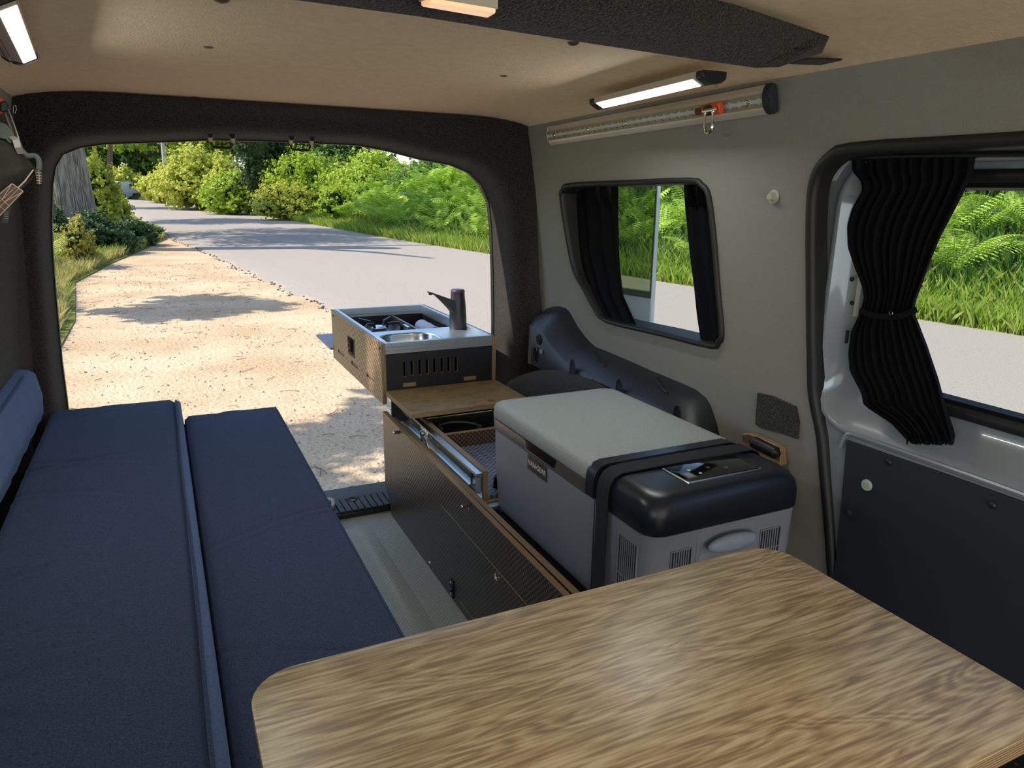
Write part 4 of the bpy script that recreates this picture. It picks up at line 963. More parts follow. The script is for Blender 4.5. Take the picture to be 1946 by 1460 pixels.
# courtesy lamp on the beam
cl4 = [P(px, py, 2, 1.760) for px, py in ((799,13),(818,6),(943,26),(928,35))]
dm = thing('courtesy_lamp', tuple(np.mean(cl4, axis=0)), 'small rectangular lamp lens with painted-in amber reflection on the carpeted roof beam', 'lamp')
mL = mat('lens', (.85, .62, .42), .15); n_, b_ = nodes(mL); t_ = nn(n_, 'ShaderNodeTexNoise', Scale=18, Detail=3); r_ = ramp(n_, [(.45, (.75, .48, .30)), (.62, (1, .45, .10))])
n_.links.new(t_.outputs[0], r_.inputs[0]); n_.links.new(r_.outputs[0], b_.inputs['Emission Color']); b_.inputs['Emission Strength'].default_value = .75  # amber emission stands in for sunlight reflected in the lens
cl4 = [np.array(q) for q in cl4]
MB().loft([cl4, [q+(0,0,.016) for q in cl4]]).build('lens', mL, dm, bevel=.002)
cc = np.mean(cl4, axis=0); big4 = [cc+(q-cc)*1.06+(0,0,.004) for q in cl4]
MB().loft([big4, [q+(0,0,.02) for q in big4]]).build('bezel', m_cream, dm, bevel=.001)
# trim screws in the headliner
for px, py, lab_ in ((396,87,'domed screw in the headliner, the larger one above the left roof latch'), (370,183,'tiny domed screw at the rear edge of the headliner, left side'), (797,214,'tiny domed screw at the rear edge of the headliner, right of the middle'), (957,142,'domed screw in the headliner between the doorway and the roof beam, right side'), (1090,81,'domed screw in the headliner close against the roof beam'), (421,-1,'domed screw in the headliner cut by the top edge of the picture')):
    p = P(px, py, 2, 1.8); p = P(px, py, 2, cz(p[0], p[1])-.0005)
    o = MB().lathe(p, (0,0,-1), [(-.002,.010),(.0015,.0095),(.0035,.0065),(.004,.003),(.003,.0025),(.003,0)], n=16).build('ceiling_screw', m_brown)
    tag(o, lab_, 'screw', 'screws in the headliner')
# roof latches (striker loops) on the header
for k, (x, y, z) in enumerate(((.178, 2.17, 1.738), (.385, 2.17, 1.740))):
    h = thing('door_striker', (x, y, z-.04), ['black striker loop under the rear header, left one', 'black striker loop under the rear header, right one'][k], 'latch', 'striker loops on the rear header')
    tw = .30*k
    def q_(dx, dz, dy=0): return (x+dx+tw*(-dz-.02)*-.35, y+dy, z+dz)
    MB().tube([q_(-.026, 0), q_(-.026, -.030), q_(-.022, -.038), q_(.022, -.038), q_(.026, -.030), q_(.026, 0)], .0034, n=8).build('loop', m_blk, h)
    for s_ in (-1, 1):
        MB().lathe(q_(s_*.028, .004, -.012), (0, .3, -1), [(0,.010),(.010,.010),(.016,.007),(.016,0)], n=14).build('post', m_blk, h)
        MB().lathe(q_(s_*.028, -.013, -.008), (0, .2, -1), [(0,.0068),(.008,.0055),(.012,.004)], n=12).build('bush', m_tan, h)
    MB().box(q_(-.018, .001, -.02), q_(.018, .006, .015)).build('base', m_brown, h, bevel=.002)

# ------------------------------------------------------------------ gear hanging at the upper left
LY = 1.62
def K(px, py, d=0): return P(px, py, 1, LY+d)
bg_ = thing('hanging_bag', tuple(K(10, 400)), 'dark olive canvas bag hanging from a steel hook at the upper left edge', 'bag')
ol_ = smooth_loop([(-120,262),(-50,250),(0,258),(22,268),(42,288),(58,312),(66,322),(58,340),(40,358),(22,378),(2,400),(-50,415),(-120,420),(-160,350)], 3)
cc = np.mean([K(*p) for p in ol_], axis=0); G = []
for s_, d in ((.2, -.045), (.6, -.040), (.85, -.026), (1, -.004), (1, .02), (.85, .05), (.5, .06)):
    G.append([cc+(np.array(K(*p))-cc)*s_+(0, d, 0) for p in ol_])
MB().loft(G).build('body', m_olive, bg_, smooth=60)
MB().strip([K(30,362,-.01), K(48,345,-.01), K(64,324,-.006)], (0,1,0), .02, .002).build('hem', m_tan, bg_)
MB().loft([[K(px, py, d) for px, py in smooth_loop([(-90,225),(0,232),(22,250),(30,266),(18,272),(0,262),(-90,268)], 3)] for d in (-.02, .03)]).build('cloth_top', m_greycl, bg_, smooth=60)
# webbing handle, steel hook and buckles
MB().tube(smooth_loop([K(14,208,-.01), K(20,222,-.012), K(27,240,-.012), (K(34,262,-.012)), K(38,276,-.01)], 4, False), .0022, n=8).build('hook', m_steel, bg_)
MB().strip([K(12,212), K(20,236), K(30,258), K(40,282), (K(50,300))], (.9,.2,.4), .007, .002).build('strap', m_brown, bg_)
MB().tube([K(25,202,-.01), K(30,200,-.01), K(31,208,-.01), K(28,216,-.01), K(25,214,-.01)], .0008, n=6, closed=True).build('wire_ring', m_steel, bg_)
MB().tube(smooth_loop([K(40,285), K(52,296), K(66,296), K(74,306), K(74,326)], 4, False), .0048, n=8).build('cord', m_greycl, bg_)
bk = MB().loft([[K(px, py, d) for px, py in ((63,320),(80,323),(83,340),(80,354),(70,352),(66,338))] for d in (-.012, .006)]).build('toggle', m_blk, bg_, bevel=.002)
b = MB()
for k in range(5): b.tube([K(69,328+k*5,-.0135), K(79,329+k*5,-.0135)], .0006, n=5)
b.tube([K(74,323,-.0135), K(75,350,-.0135)], .0006, n=5)
b.build('toggle_rib', m_tan, bk)
MB().strip([K(22,260,-.02), K(30,266,-.03), K(34,280,-.03), K(40,292,-.02)], (1,0,0), .010, .002).build('clip', m_cream, bg_)
# flag patch tag: dark plate with pale raised cross and diagonals
fa, fb_, fc, fd = (K(23,349,-.045), K(44,364,-.045), K(-18,428,-.045), K(-40,402,-.045))
fa, fb_, fc, fd = map(np.array, (fa, fb_, fc, fd))
tg = thing('flag_tag', tuple(fc), 'brown luggage tag with a pale British flag pattern hanging by the dark bag', 'tag')
bk_ = np.array((0, .006, 0)); MB().loft([[fa, fb_, fc, fd], [q+bk_ for q in (fa, fb_, fc, fd)]]).build('plate', m_brown, tg, bevel=.001)
def uv(u, v): return fa*(1-u)*(1-v)+fb_*(1-u)*v+fc*u*v+fd*u*(1-v)+np.array((0, -.0006, 0))
b = MB()
for (u0, v0, u1, v1, r_) in ((0,0,1,0,.0009),(0,1,1,1,.0009),(0,0,0,1,.0009),(0,.38,1,.38,.0006),(0,.62,1,.62,.0006),(.43,0,.43,1,.0006),(.57,0,.57,1,.0006),(0,0,.43,.38,.0007),(0,1,.43,.62,.0007),(1,0,.57,.62*.6,.0007),(1,1,.57,.62,.0007)):
    b.tube([uv(u0, v0), uv(u1, v1)], r_, n=5)
b.build('flag_lines', m_tan, tg)
o = MB().loft([[K(px, py, d) for px, py in ((6,394),(21,390),(15,424),(4,424))] for d in (.006, .0075)]).build('paper_tag', m_greycl); tag(o, 'small grey fabric care tag hanging below the flag tag', 'tag')
b = MB()
for k in range(4): b.tube([K(8,404+k*4,.0055), K(16,403+k*4,.0055)], .0004, n=4)
b.build('print', m_white, o)
o = MB().loft([[K(px, py, d) for px, py in ((-12,184),(4,186),(9,196),(8,214),(-2,218),(-12,206))] for d in (-.01, .012)]).build('track_fitting', m_orange, bevel=.002)
tag(o, 'orange and black fitting on the left wall holding the hanging bag', 'fitting')
MB().loft([[K(px, py, d) for px, py in ((0,193),(12,192),(17,205),(10,214),(0,212))] for d in (-.018, .008)]).build('grip', m_blk, o, bevel=.002)

# ================================================================== OUTSIDE
RNG = np.random.default_rng(5)
def road_r(y): return interp(y, [(-20,9.6),(0,9.5),(5,9.25),(6.5,9.1),(10,8.45),(16.8,7.75),(21,7.2),(26,6.8),(34,6.3),(43,5.5),(57,4.9),(75,2.6),(89,-1.2),(110,-9),(130,-22)])
def road_l(y): return interp(y, [(-20,3.4),(0,3.0),(5,2.5),(9.7,2.06),(10.5,1.96),(12.5,1.73),(15,1.5),(19,1.12),(25,.42),(33,-.2),(45,-1.0),(60,-1.9),(80,-4.4),(98,-8.5),(110,-14),(130,-28)])
def grass_l(y): return interp(y, [(-20,-2.2),(0,-1.5),(8,-1.25),(10,-1.25),(14,-1.57),(17.5,-1.16),(21,-.6),(25,.0),(30,-.2),(33,-.5),(45,-1.3),(60,-2.2),(80,-4.7),(98,-8.8),(130,-29)])
# sandy lay-by
m_sand = mat('sandy_gravel', (.60, .44, .29), .95, spec=.1, bump=1, bs=30, bdist=.02, detail=8)
n_, b_ = nodes(m_sand); tc = nn(n_, 'ShaderNodeTexCoord')
t1_ = nn(n_, 'ShaderNodeTexNoise', Scale=1.1, Detail=6); t2_ = nn(n_, 'ShaderNodeTexNoise', Scale=38, Detail=4); t3_ = nn(n_, 'ShaderNodeTexVoronoi', Scale=26)
for t_ in (t1_, t2_, t3_): n_.links.new(tc.outputs['Object'], t_.inputs['Vector'])
r1 = ramp(n_, [(.35, (.52,.37,.23)), (.65, (.66,.50,.34))]); n_.links.new(t1_.outputs[0], r1.inputs[0])
r2 = ramp(n_, [(.34, (.62,.56,.48)), (.46, (1,1,1))]); n_.links.new(t2_.outputs[0], r2.inputs[0])
r3 = ramp(n_, [(.04, (.55,.5,.45)), (.16, (1,1,1))]); n_.links.new(t3_.outputs['Distance'], r3.inputs[0])
mx = nn(n_, 'ShaderNodeMixRGB', blend_type='MULTIPLY'); mx.inputs[0].default_value = .75; n_.links.new(r1.outputs[0], mx.inputs[1]); n_.links.new(r2.outputs[0], mx.inputs[2])
mx2 = nn(n_, 'ShaderNodeMixRGB', blend_type='MULTIPLY'); mx2.inputs[0].default_value = .6; n_.links.new(mx.outputs[0], mx2.inputs[1]); n_.links.new(r3.outputs[0], mx2.inputs[2])
n_.links.new(mx2.outputs[0], b_.inputs['Base Color'])
m_road = mat('worn_asphalt', (.36, .315, .275), .9, spec=.15, bump=.8, bs=120, bdist=.004, var=.12, vs=70)
m_grass_g = mat('rough_turf', (.12, .17, .03), .95, spec=.1, col2=(.27, .27, .07), vs=4, bump=1, bs=25, bdist=.05)
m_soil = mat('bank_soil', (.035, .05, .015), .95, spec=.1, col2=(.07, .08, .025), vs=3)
def strip_mesh(ys, fl_, fr_, zf, nx=10):
    G = []
    for y in ys:
        a, c = fl_(y), fr_(y); G.append([(lerp(a, c, i/nx), y, zf(lerp(a, c, i/nx), y)) for i in range(nx+1)])
    return MB().loft(G, closed=False, cap0=False, cap1=False)
ys = np.concatenate([np.arange(-8, 20, .25), np.arange(20, 132, 1.)])
jag = lambda y: .05*math.sin(y*3.1)+.03*math.sin(y*9.7+1)+.035*math.sin(y*23+2)
def rz(x, y): return .028+.03*math.sin(max(0, min(1, (x-road_l(y))/(road_r(y)-road_l(y))))*math.pi)
ground = struct(strip_mesh(np.arange(-8, 132, .8), lambda y: grass_l(y)-1.5, lambda y: road_l(y)+.6, lambda x, y: -.0+.004*math.sin(x*3+y*1.7), 14).build('ground', m_sand, smooth=60))
rd = MB(); G = []
for y in np.concatenate([np.arange(-8, 34, .08), np.arange(34, 132, 1.)]):
    a = road_l(y)+jag(y); c = road_r(y); G.append([(a-.012, y, -.03), (a, y, .020)]+[(lerp(a+.03, c, i/10), y, rz(lerp(a+.03, c, i/10), y)) for i in range(11)])
road = struct(rd.loft(G, closed=False, cap0=False, cap1=False).build('road', m_road, smooth=60))
# crumbs of broken asphalt along the edge
b = MB(); rr_ = random.Random(3)
for k in range(420):
    y = 3+22*rr_.random()**1.3; x = road_l(y)+jag(y)-.02-abs(rr_.gauss(0, .04)); s = .008+.02*rr_.random()
    b.add([(x-s, y, .0), (x, y-s, .0), (x+s, y, .0), (x, y+s, .0), (x, y, s*.9)], [(0,1,4),(1,2,4),(2,3,4),(3,0,4)])
tag(b.build('edge_crumbs', mat('dark_crumbs', (.08, .07, .055), .95), smooth=0), 'dark crumbs of broken asphalt along the near edge of the road', 'rubble', kind='stuff')
b = MB()
for k in range(1500):
    y = 2.9+14*rr_.random()**1.6; x = lerp(-1.2, road_l(y)-.05, rr_.random()); s = (.004+.007*rr_.random())*(1+.06*y)
    b.add([(x-s, y, .002), (x, y-s*.8, .002), (x+s, y+s*.3, .002), (x, y+s, .002), (x, y, .002+s*.8)], [(0,1,4),(1,2,4),(2,3,4),(3,0,4)])
tag(b.build('gravel', mat('gravel_stones', (.30, .24, .19), .9, col2=(.6,.55,.5), vs=6), smooth=0), 'loose small stones scattered over the sandy lay-by', 'gravel', kind='stuff')
b = MB()
for k in range(260):
    y = 3+13*rr_.random()**1.4; x = lerp(-1.2, road_l(y)-.1, rr_.random()); a = rr_.random()*3.14; l = .02+.09*rr_.random()**2
    b.tube([(x-math.cos(a)*l, y-math.sin(a)*l, .006), (x, y, .010), (x+math.cos(a+.4)*l, y+math.sin(a+.4)*l, .006)], .0022, n=4)
tag(b.build('twigs', m_wood_dead), 'thin dry twigs scattered over the sandy lay-by', 'twigs', kind='stuff')
# banks
def bank_r(x, y):
    d = x-road_r(y); return .02 if d < .3 else .02+1.7*min(1, (d-.3)/4.5)**1.1+.12*math.sin(x*1.3+y*.7)*min(1, d/3)+.25*min(1,max(0,d-5)/6)
def bank_l(x, y):
    d = grass_l(y)-x; return .015+max(0, d-.2)*.10+.05*math.sin(x*2+y)*min(1, max(0, d)/1.5)
br = struct(strip_mesh(np.arange(-8, 131, 1.), lambda y: road_r(y)-.25, lambda y: road_r(y)+26, bank_r, 44).build('bank_right', m_soil, smooth=60))
bl = struct(strip_mesh(np.arange(-8, 131, 1.), lambda y: grass_l(y)-26, lambda y: grass_l(y)+.25, bank_l, 44).build('bank_left', m_grass_g, smooth=60))
# far closing ground
MB().box((-160, 128, -.3), (160, 240, .0)).build('far_ground', m_soil, br)

def quads(name, V, m, parent=None):
    """V: (n,4,3) leaf quads"""
    n = len(V); me = bpy.data.meshes.new(name); me.vertices.add(n*4); me.vertices.foreach_set('co', V.reshape(-1).astype(np.float32))
    me.loops.add(n*4); me.loops.foreach_set('vertex_index', np.arange(n*4, dtype=np.int32))
    me.polygons.add(n); me.polygons.foreach_set('loop_start', np.arange(0, n*4, 4, dtype=np.int32)); me.polygons.foreach_set('loop_total', np.full(n, 4, dtype=np.int32))
    me.update(); me.materials.append(m)
    o = bpy.data.objects.new(name, me); S.collection.objects.link(o)
    if parent is not None: o.parent = parent
    return o
def leaves(c, nrm, size, asp=.5, droop=.15, rng=RNG):
    """leaf rhombi at centres c, roughly facing nrm"""
    n = len(c); r = rng.normal(size=(n, 3)); nr = nrm+r*.55; nr /= np.linalg.norm(nr, axis=1)[:, None]
    d = rng.normal(size=(n, 3)); d -= (d*nr).sum(1)[:, None]*nr; d /= np.linalg.norm(d, axis=1)[:, None]
    s = np.cross(nr, d); L = (size*(.6+.8*rng.random(n)))[:, None] if np.isscalar(size) else (size*(.6+.8*rng.random(n)))[:, None]
    p0 = c-d*L*.5; p2 = c+d*L*.5-nr*L*droop; p1 = c+s*L*asp*.5; p3 = c-s*L*asp*.5
    return np.stack([p0, p1, p2, p3], axis=1)
def clump_pts(n, blobs, rng=RNG, per=14):
    """leaf positions on short sprays that stick out of a union of ellipsoids"""
    vol = np.array([b[3]*b[4]+b[4]*b[5]+b[3]*b[5] for b in blobs]); cnt = np.maximum((n*vol/vol.sum()/per).astype(int), 3); C = []; N = []
    for b, k in zip(blobs, cnt):
        d = rng.normal(size=(k, 3)); d /= np.linalg.norm(d, axis=1)[:, None]; rad = np.array(b[3:6])
        f = np.sin(d[:,0]*5+b[0]*3)*np.sin(d[:,1]*6+b[1]*2)*np.sin(d[:,2]*5+b[2]*4)
        r0 = .50+.22*f; r1 = .98+.30*f+.22*rng.random(k)**3
        g = d+np.array((0, 0, .45))*rng.random((k, 1)); 
        t = rng.random((k, per))**.8; base = d[:, None, :]*r0[:, None, None]; tip = d[:, None, :]*.35+g[:, None, :]*.65; tip = tip*r1[:, None, None]
        p = base*(1-t[..., None])+tip*t[..., None]+rng.normal(0, .060, (k, per, 3))*(1.15-t[..., None]*.6)
        C.append((np.array(b[:3])+p*rad).reshape(-1, 3)); N.append(np.repeat(d, per, axis=0))
    return np.concatenate(C), np.concatenate(N)
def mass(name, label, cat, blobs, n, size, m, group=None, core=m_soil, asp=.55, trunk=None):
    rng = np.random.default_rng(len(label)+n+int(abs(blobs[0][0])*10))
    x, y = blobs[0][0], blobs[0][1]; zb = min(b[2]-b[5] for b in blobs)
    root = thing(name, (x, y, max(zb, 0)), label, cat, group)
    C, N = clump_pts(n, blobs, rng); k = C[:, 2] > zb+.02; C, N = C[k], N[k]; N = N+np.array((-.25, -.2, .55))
    quads('foliage', leaves(C, N, size, asp, rng=rng)-np.array(root.location), m, root)
    b = MB()
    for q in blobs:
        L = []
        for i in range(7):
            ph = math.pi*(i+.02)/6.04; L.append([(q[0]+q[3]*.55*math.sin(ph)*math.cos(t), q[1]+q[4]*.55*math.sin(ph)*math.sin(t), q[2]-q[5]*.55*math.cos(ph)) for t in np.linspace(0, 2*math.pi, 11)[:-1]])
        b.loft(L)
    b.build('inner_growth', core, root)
    if trunk: MB().tube(trunk[0], 1, n=10, rs=trunk[1]).build('trunk', m_wood_dead if 'brown' in label else m_bark, root)
    return root
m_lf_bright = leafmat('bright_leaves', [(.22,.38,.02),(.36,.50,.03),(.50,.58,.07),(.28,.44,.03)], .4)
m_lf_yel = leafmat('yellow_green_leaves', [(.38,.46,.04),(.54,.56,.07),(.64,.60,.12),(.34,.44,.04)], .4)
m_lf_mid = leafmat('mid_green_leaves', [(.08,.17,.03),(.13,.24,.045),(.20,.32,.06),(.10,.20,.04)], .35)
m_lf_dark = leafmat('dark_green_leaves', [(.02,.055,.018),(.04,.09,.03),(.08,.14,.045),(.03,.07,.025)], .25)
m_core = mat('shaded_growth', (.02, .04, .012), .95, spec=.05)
m_fern = leafmat('bracken_fronds', [(.22,.40,.02),(.38,.58,.05),(.60,.72,.18),(.28,.46,.05)], .3)
m_fern2 = leafmat('pale_bracken_fronds', [(.40,.46,.10),(.52,.54,.16),(.34,.44,.08)], .4)
m_gr = leafmat('grass_blades', [(.20,.34,.03),(.32,.44,.05),(.44,.48,.12),(.22,.36,.04)], .4)
m_gry = leafmat('dry_grass_blades', [(.42,.44,.10),(.55,.48,.18),(.60,.50,.24),(.36,.44,.08)], .35)

# ---- grass: verge blades both sides (uncountable)
def grass(name, label, n, ys_, xf, h, m, wd=.012, zf=bank_r):
    rng = np.random.default_rng(n); y = ys_(rng.random(n)); x = xf(rng, y); z = np.array([zf(a, b) for a, b in zip(x, y)])
    H = h*(.4+rng.random(n)); a = rng.random(n)*6.28; ln = rng.normal(0, .3, (n, 2))*H[:, None]; sc = wd*(1+y*.035)
    c = np.stack([x, y, z-.01], 1); dx = np.stack([np.cos(a)*sc, np.sin(a)*sc, 0*a], 1)
    tip = c+np.stack([ln[:,0], ln[:,1], H], 1); mid_ = c+np.stack([ln[:,0]*.3, ln[:,1]*.3, H*.55], 1)
    V = np.stack([c-dx*.5, c+dx*.5, mid_+dx*.5, tip], 1)
    o = quads(name, V, m); return tag(o, label, 'grass', kind='stuff')
RR = np.vectorize(road_r); GL = np.vectorize(grass_l)
grass('verge_grass', 'bright green grass verge along the far side of the road', 46000, lambda u: 3+58*u**1.7, lambda r, y: RR(y)-.12+np.abs(r.normal(0, .75, len(y))), .26, m_gr)
grass('verge_grass', 'yellowish dry grass at the left edge of the sandy lay-by', 30000, lambda u: 7+22*u**1.1, lambda r, y: GL(y)+.15-np.abs(r.normal(0, .8, len(y))), .19, m_gry, .009, bank_l)
grass('verge_grass', 'greener grass around the foot of the big oak', 9000, lambda u: 17+14*u, lambda r, y: GL(y)+.1-np.abs(r.normal(0, 1.0, len(y))), .22, m_gr, .009, bank_l)

# ---- bracken: one frond mesh, arching plants
def frond_mesh(name, m, L=.95, npin=17, wmax=.30, arch=.5, coarse=0):
    Q = []
    def pt(t): return np.array((0, L*t*(1-.18*arch*t), L*(.75*t-.62*arch*t*t*1.15)))
    for i in range(npin):
        t = .16+.84*i/npin; p = pt(t); tg_ = pt(min(1, t+.02))-p; tg_ /= np.linalg.norm(tg_)
        w_ = wmax*math.sin(math.pi*min(1, (1-t)*1.05+.06))**.8*(1 if t > .25 else .8)
        for s in (-1, 1):
            d = np.array((s, .45, -.10)); d /= np.linalg.norm(d); up_ = np.cross(tg_, np.array((1., 0, 0))); up_ = up_ if up_[2] > 0 else -up_
            if coarse == 2:   # narrow toothed pinna in three tapering pieces
                e = np.cross(d, up_)*L/npin
                for a_, c_, h_ in ((0, .42, .30), (.30, .74, .27), (.62, 1.0, .18)):
                    dz_ = lambda u: -up_*.22*w_*u*u; m0 = p+d*w_*(a_+c_)/2+dz_((a_+c_)/2)
                    Q.append([p+d*w_*a_+dz_(a_), m0-e*h_+d*w_*.06, p+d*w_*c_+dz_(c_), m0+e*h_+d*w_*.06])
                continue
            if coarse:
                e = np.cross(d, up_)*L/npin*.34; q0 = p+e*.3-up_*.0; q1 = p+d*w_*.55-up_*.02*w_; q2 = p+d*w_-up_*.16*w_
                Q.append([p-e*.6, q1-e, q2, q1+e]); Q[-1][0] = p; continue
            nl = 6
            for k in range(nl):
                u = (k+.5)/nl; c = p+d*w_*u+up_*(-.12*w_*u*u); l_ = w_*.066*(1-u*.6)+.003; e = np.cross(d, up_)
                for q in (-1, 1):
                    tip = c+e*q*l_+d*l_*.4; side = d*(w_/nl*.40)
                    Q.append([c-side, tip-side*.15, tip+side*.25, c+side])
    for i in range(10):
        a, c = pt(i/10), pt((i+1)/10); r = .006*(1-i/12); Q.append([a-(r,0,0), a+(r,0,0), c+(r*.9,0,0), c-(r*.9,0,0)])
    V = np.array(Q); n = len(V); me = bpy.data.meshes.new(name); me.from_pydata([tuple(p) for p in V.reshape(-1, 3)], [], [tuple(range(4*i, 4*i+4)) for i in range(n)]); me.materials.append(m); return me
fm = [frond_mesh('frond', m_fern, .85, 17, .22, .5, 2), frond_mesh('frond', m_fern, 1.0, 19, .25, .85, 2), frond_mesh('frond', m_fern, .7, 15, .19, .2, 2)]
fmc = [frond_mesh('frond', m_fern, .95, 13, .30, .5, 1), frond_mesh('frond', m_fern, 1.1, 14, .34, .8, 1), frond_mesh('frond', m_fern, .8, 12, .27, .3, 1)]
fm2 = [frond_mesh('pale_frond', m_fern2, .9, 16, .28, .6)]
def fern(x, y, z, s, label, group, ms, nf=6, seed=0):
    r = random.Random(seed); root = thing('bracken_fern', (x, y, z), label, 'fern', group); a0 = r.random()*6
    for k in range(nf):
        o = bpy.data.objects.new('frond', r.choice(ms)); S.collection.objects.link(o); o.parent = root
        o.location = (r.uniform(-.06, .06), r.uniform(-.06, .06), .12*s*r.random()); o.rotation_euler = (r.uniform(.05, .55), r.uniform(-.2, .2), a0+k*6.283/nf+r.uniform(-.3, .3)); q = s*r.uniform(.75, 1.2); o.scale = (q, q, q)
    return root
rr_ = random.Random(11); k = 0
LF = 'bright bracken ferns on the bank beyond the road'
# bank seen past the rear doorway and through the side windows
for (ya, yb, n, lab_, grp) in ((3.2, 9.0, 38, 'lush bracken fern seen through the sliding door window', 'bracken seen through the sliding door window'),
                              (9.0, 16.0, 44, 'bracken fern on the bank seen through the small quarter window', 'bracken seen through the quarter window'),
                              (16.0, 36.0, 132, 'bracken fern on the bank right of the road, in the rear doorway', 'bracken on the right bank')):
    for i in range(n):
        y = rr_.uniform(ya, yb); d = .8+4.8*rr_.random()**.8; x = road_r(y)+d; z = bank_r(x, y)
        tier = 'low by the verge' if d < 2.2 else ('half way up the bank' if d < 4 else 'high on the bank')
        if ya > 15: lab_ = 'bracken fern right of the road %s, %s' % ('nearest the door pillar' if y < 22 else ('in the middle distance' if y < 29 else 'towards the low shrubs'), tier)
        elif ya > 8: lab_ = 'bracken fern seen through the small quarter window, %s' % tier
        else: lab_ = 'lush bracken fern through the sliding door window, %s' % tier
        fern(x, y, z, rr_.uniform(.80, 1.2)*(1+.008*y), lab_, grp, fm if y < 14 else fmc, 6, k); k += 1
for i in range(30):
    y = rr_.uniform(11, 18); x = grass_l(y)-.35-1.6*rr_.random(); fern(x, y, bank_l(x, y), rr_.uniform(.55, .95), 'pale yellow-green bracken left of the sandy lay-by, %s' % ('nearer part of the clump' if y < 14 else 'further part by the golden bush'), 'pale bracken on the left verge', fm2, 6, k); k += 1

grass('bank_growth', 'low leafy growth covering the bank between the bracken', 30000, lambda u: 2+44*u**1.1, lambda r, y: RR(y)+.7+5.5*r.random(len(y)), .28, m_lf_mid, .04)
# ---- shrubs behind the bracken and trees
def PX(px, y): return P(px, 300, 1, y)[0]
def PZ(px, py, y): return P(px, py, 1, y)[2]
def bush(name, label, px0, px1, ptop, y, n, size, m, group=None, depth=1.6, zb=None, seed=0, cat='bush', squash=1):
    """bush whose silhouette spans px0..px1 with its top at pixel row ptop, standing at distance y"""
    r = random.Random(seed+px0); x0, x1 = PX(px0, y), PX(px1, y); zt = PZ((px0+px1)/2, ptop, y)
    xm = (x0+x1)/2; g = bank_r(xm, y) if xm > road_r(y) else bank_l(xm, y); g = zb if zb is not None else g*.7
    h = zt-g; w_ = x1-x0; bl_ = []
    nb = max(5, int(w_/max(.6, h*.5))*3)
    for i in range(nb):
        u = (i+.5)/nb; rx = w_/nb*1.6+.15*h; rz_ = h*r.uniform(.22, .36); zz = g+h*r.uniform(.25, .68)*(1-.35*abs(2*u-1)**3)
        bl_.append((lerp(x0+rx*.6, x1-rx*.6, u), y+r.uniform(-.5, .8)*depth, min(zz, zt-rz_*.95), rx, min(depth, rx)*1.1, rz_))
    bl_.append((xm+r.uniform(-.15, .15)*w_, y+.3*depth, zt-h*.34, w_*.30, depth, h*.34)); bl_.append((xm, y+.5, g+h*.30, w_*.46, depth, h*.32))
    return mass(name, label, cat, bl_, n, size, m, group, m_core)
# far to near behind the road, as seen in the rear doorway
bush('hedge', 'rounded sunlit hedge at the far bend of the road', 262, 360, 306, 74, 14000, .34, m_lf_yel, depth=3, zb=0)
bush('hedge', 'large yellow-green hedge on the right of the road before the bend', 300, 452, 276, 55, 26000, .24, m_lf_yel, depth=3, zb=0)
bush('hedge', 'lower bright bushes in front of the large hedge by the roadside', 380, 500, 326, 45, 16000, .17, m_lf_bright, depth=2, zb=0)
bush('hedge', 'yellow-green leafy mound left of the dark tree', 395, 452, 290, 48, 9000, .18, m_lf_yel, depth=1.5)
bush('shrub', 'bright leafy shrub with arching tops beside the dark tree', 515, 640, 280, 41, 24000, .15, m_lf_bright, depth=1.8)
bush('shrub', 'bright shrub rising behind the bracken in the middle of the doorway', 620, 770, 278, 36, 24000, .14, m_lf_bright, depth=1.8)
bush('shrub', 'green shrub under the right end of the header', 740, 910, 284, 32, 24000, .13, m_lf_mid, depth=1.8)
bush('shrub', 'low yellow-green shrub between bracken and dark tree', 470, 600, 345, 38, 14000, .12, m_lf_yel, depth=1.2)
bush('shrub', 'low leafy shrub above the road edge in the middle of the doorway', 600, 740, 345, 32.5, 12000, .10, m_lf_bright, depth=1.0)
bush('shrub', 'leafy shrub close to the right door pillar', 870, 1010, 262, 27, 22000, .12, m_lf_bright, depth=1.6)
def tree(label, px, py0, y, blobs, n, size, m, trunk_r, cat='tree', group=None, name='tree', bend=0):
    x = PX(px, y); return None
def crown(x, y, z, rx, ry, rz_, k, seed):
    r = random.Random(seed); o = []
    for i in range(k):
        a = r.random()*6.283; q = math.sqrt(r.random())*.75; o.append((x+rx*q*math.cos(a), y+ry*q*math.sin(a), z+rz_*r.uniform(-.6, .7), rx*r.uniform(.3, .48), ry*r.uniform(.3, .48), rz_*r.uniform(.28, .45)))
    return o
def tr_(x, y, z0, z1, r0, dx=0): return ([(x, y, z0), (x+dx*.3, y, lerp(z0, z1, .4)), (x+dx, y, z1)], [r0, r0*.8, r0*.5])
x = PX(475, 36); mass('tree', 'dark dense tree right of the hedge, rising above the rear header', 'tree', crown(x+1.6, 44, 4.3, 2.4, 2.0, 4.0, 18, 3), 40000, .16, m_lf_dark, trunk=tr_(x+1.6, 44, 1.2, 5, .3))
x = PX(650, 50); mass('tree', 'tree with dark foliage against the strip of sky, behind the bright shrubs', 'tree', crown(x, 51, 3.9, 4.6, 2.0, 2.1, 14, 4), 20000, .19, m_lf_mid, trunk=tr_(x, 51, 1, 4, .25))
x = PX(560, 56); mass('tree', 'green tree crown between the dark tree and the strip of sky', 'tree', crown(x+.4, 57, 6.0, 2.6, 2.4, 3.0, 12, 5), 18000, .22, m_lf_mid, trunk=tr_(x, 57, 1, 6, .3))
x = PX(850, 42); mass('tree', 'green tree behind the shrubs at the right of the doorway', 'tree', crown(x, 42, 5.0, 4.2, 2.4, 2.8, 14, 6), 22000, .18, m_lf_mid, trunk=tr_(x, 42, 1, 5, .3))
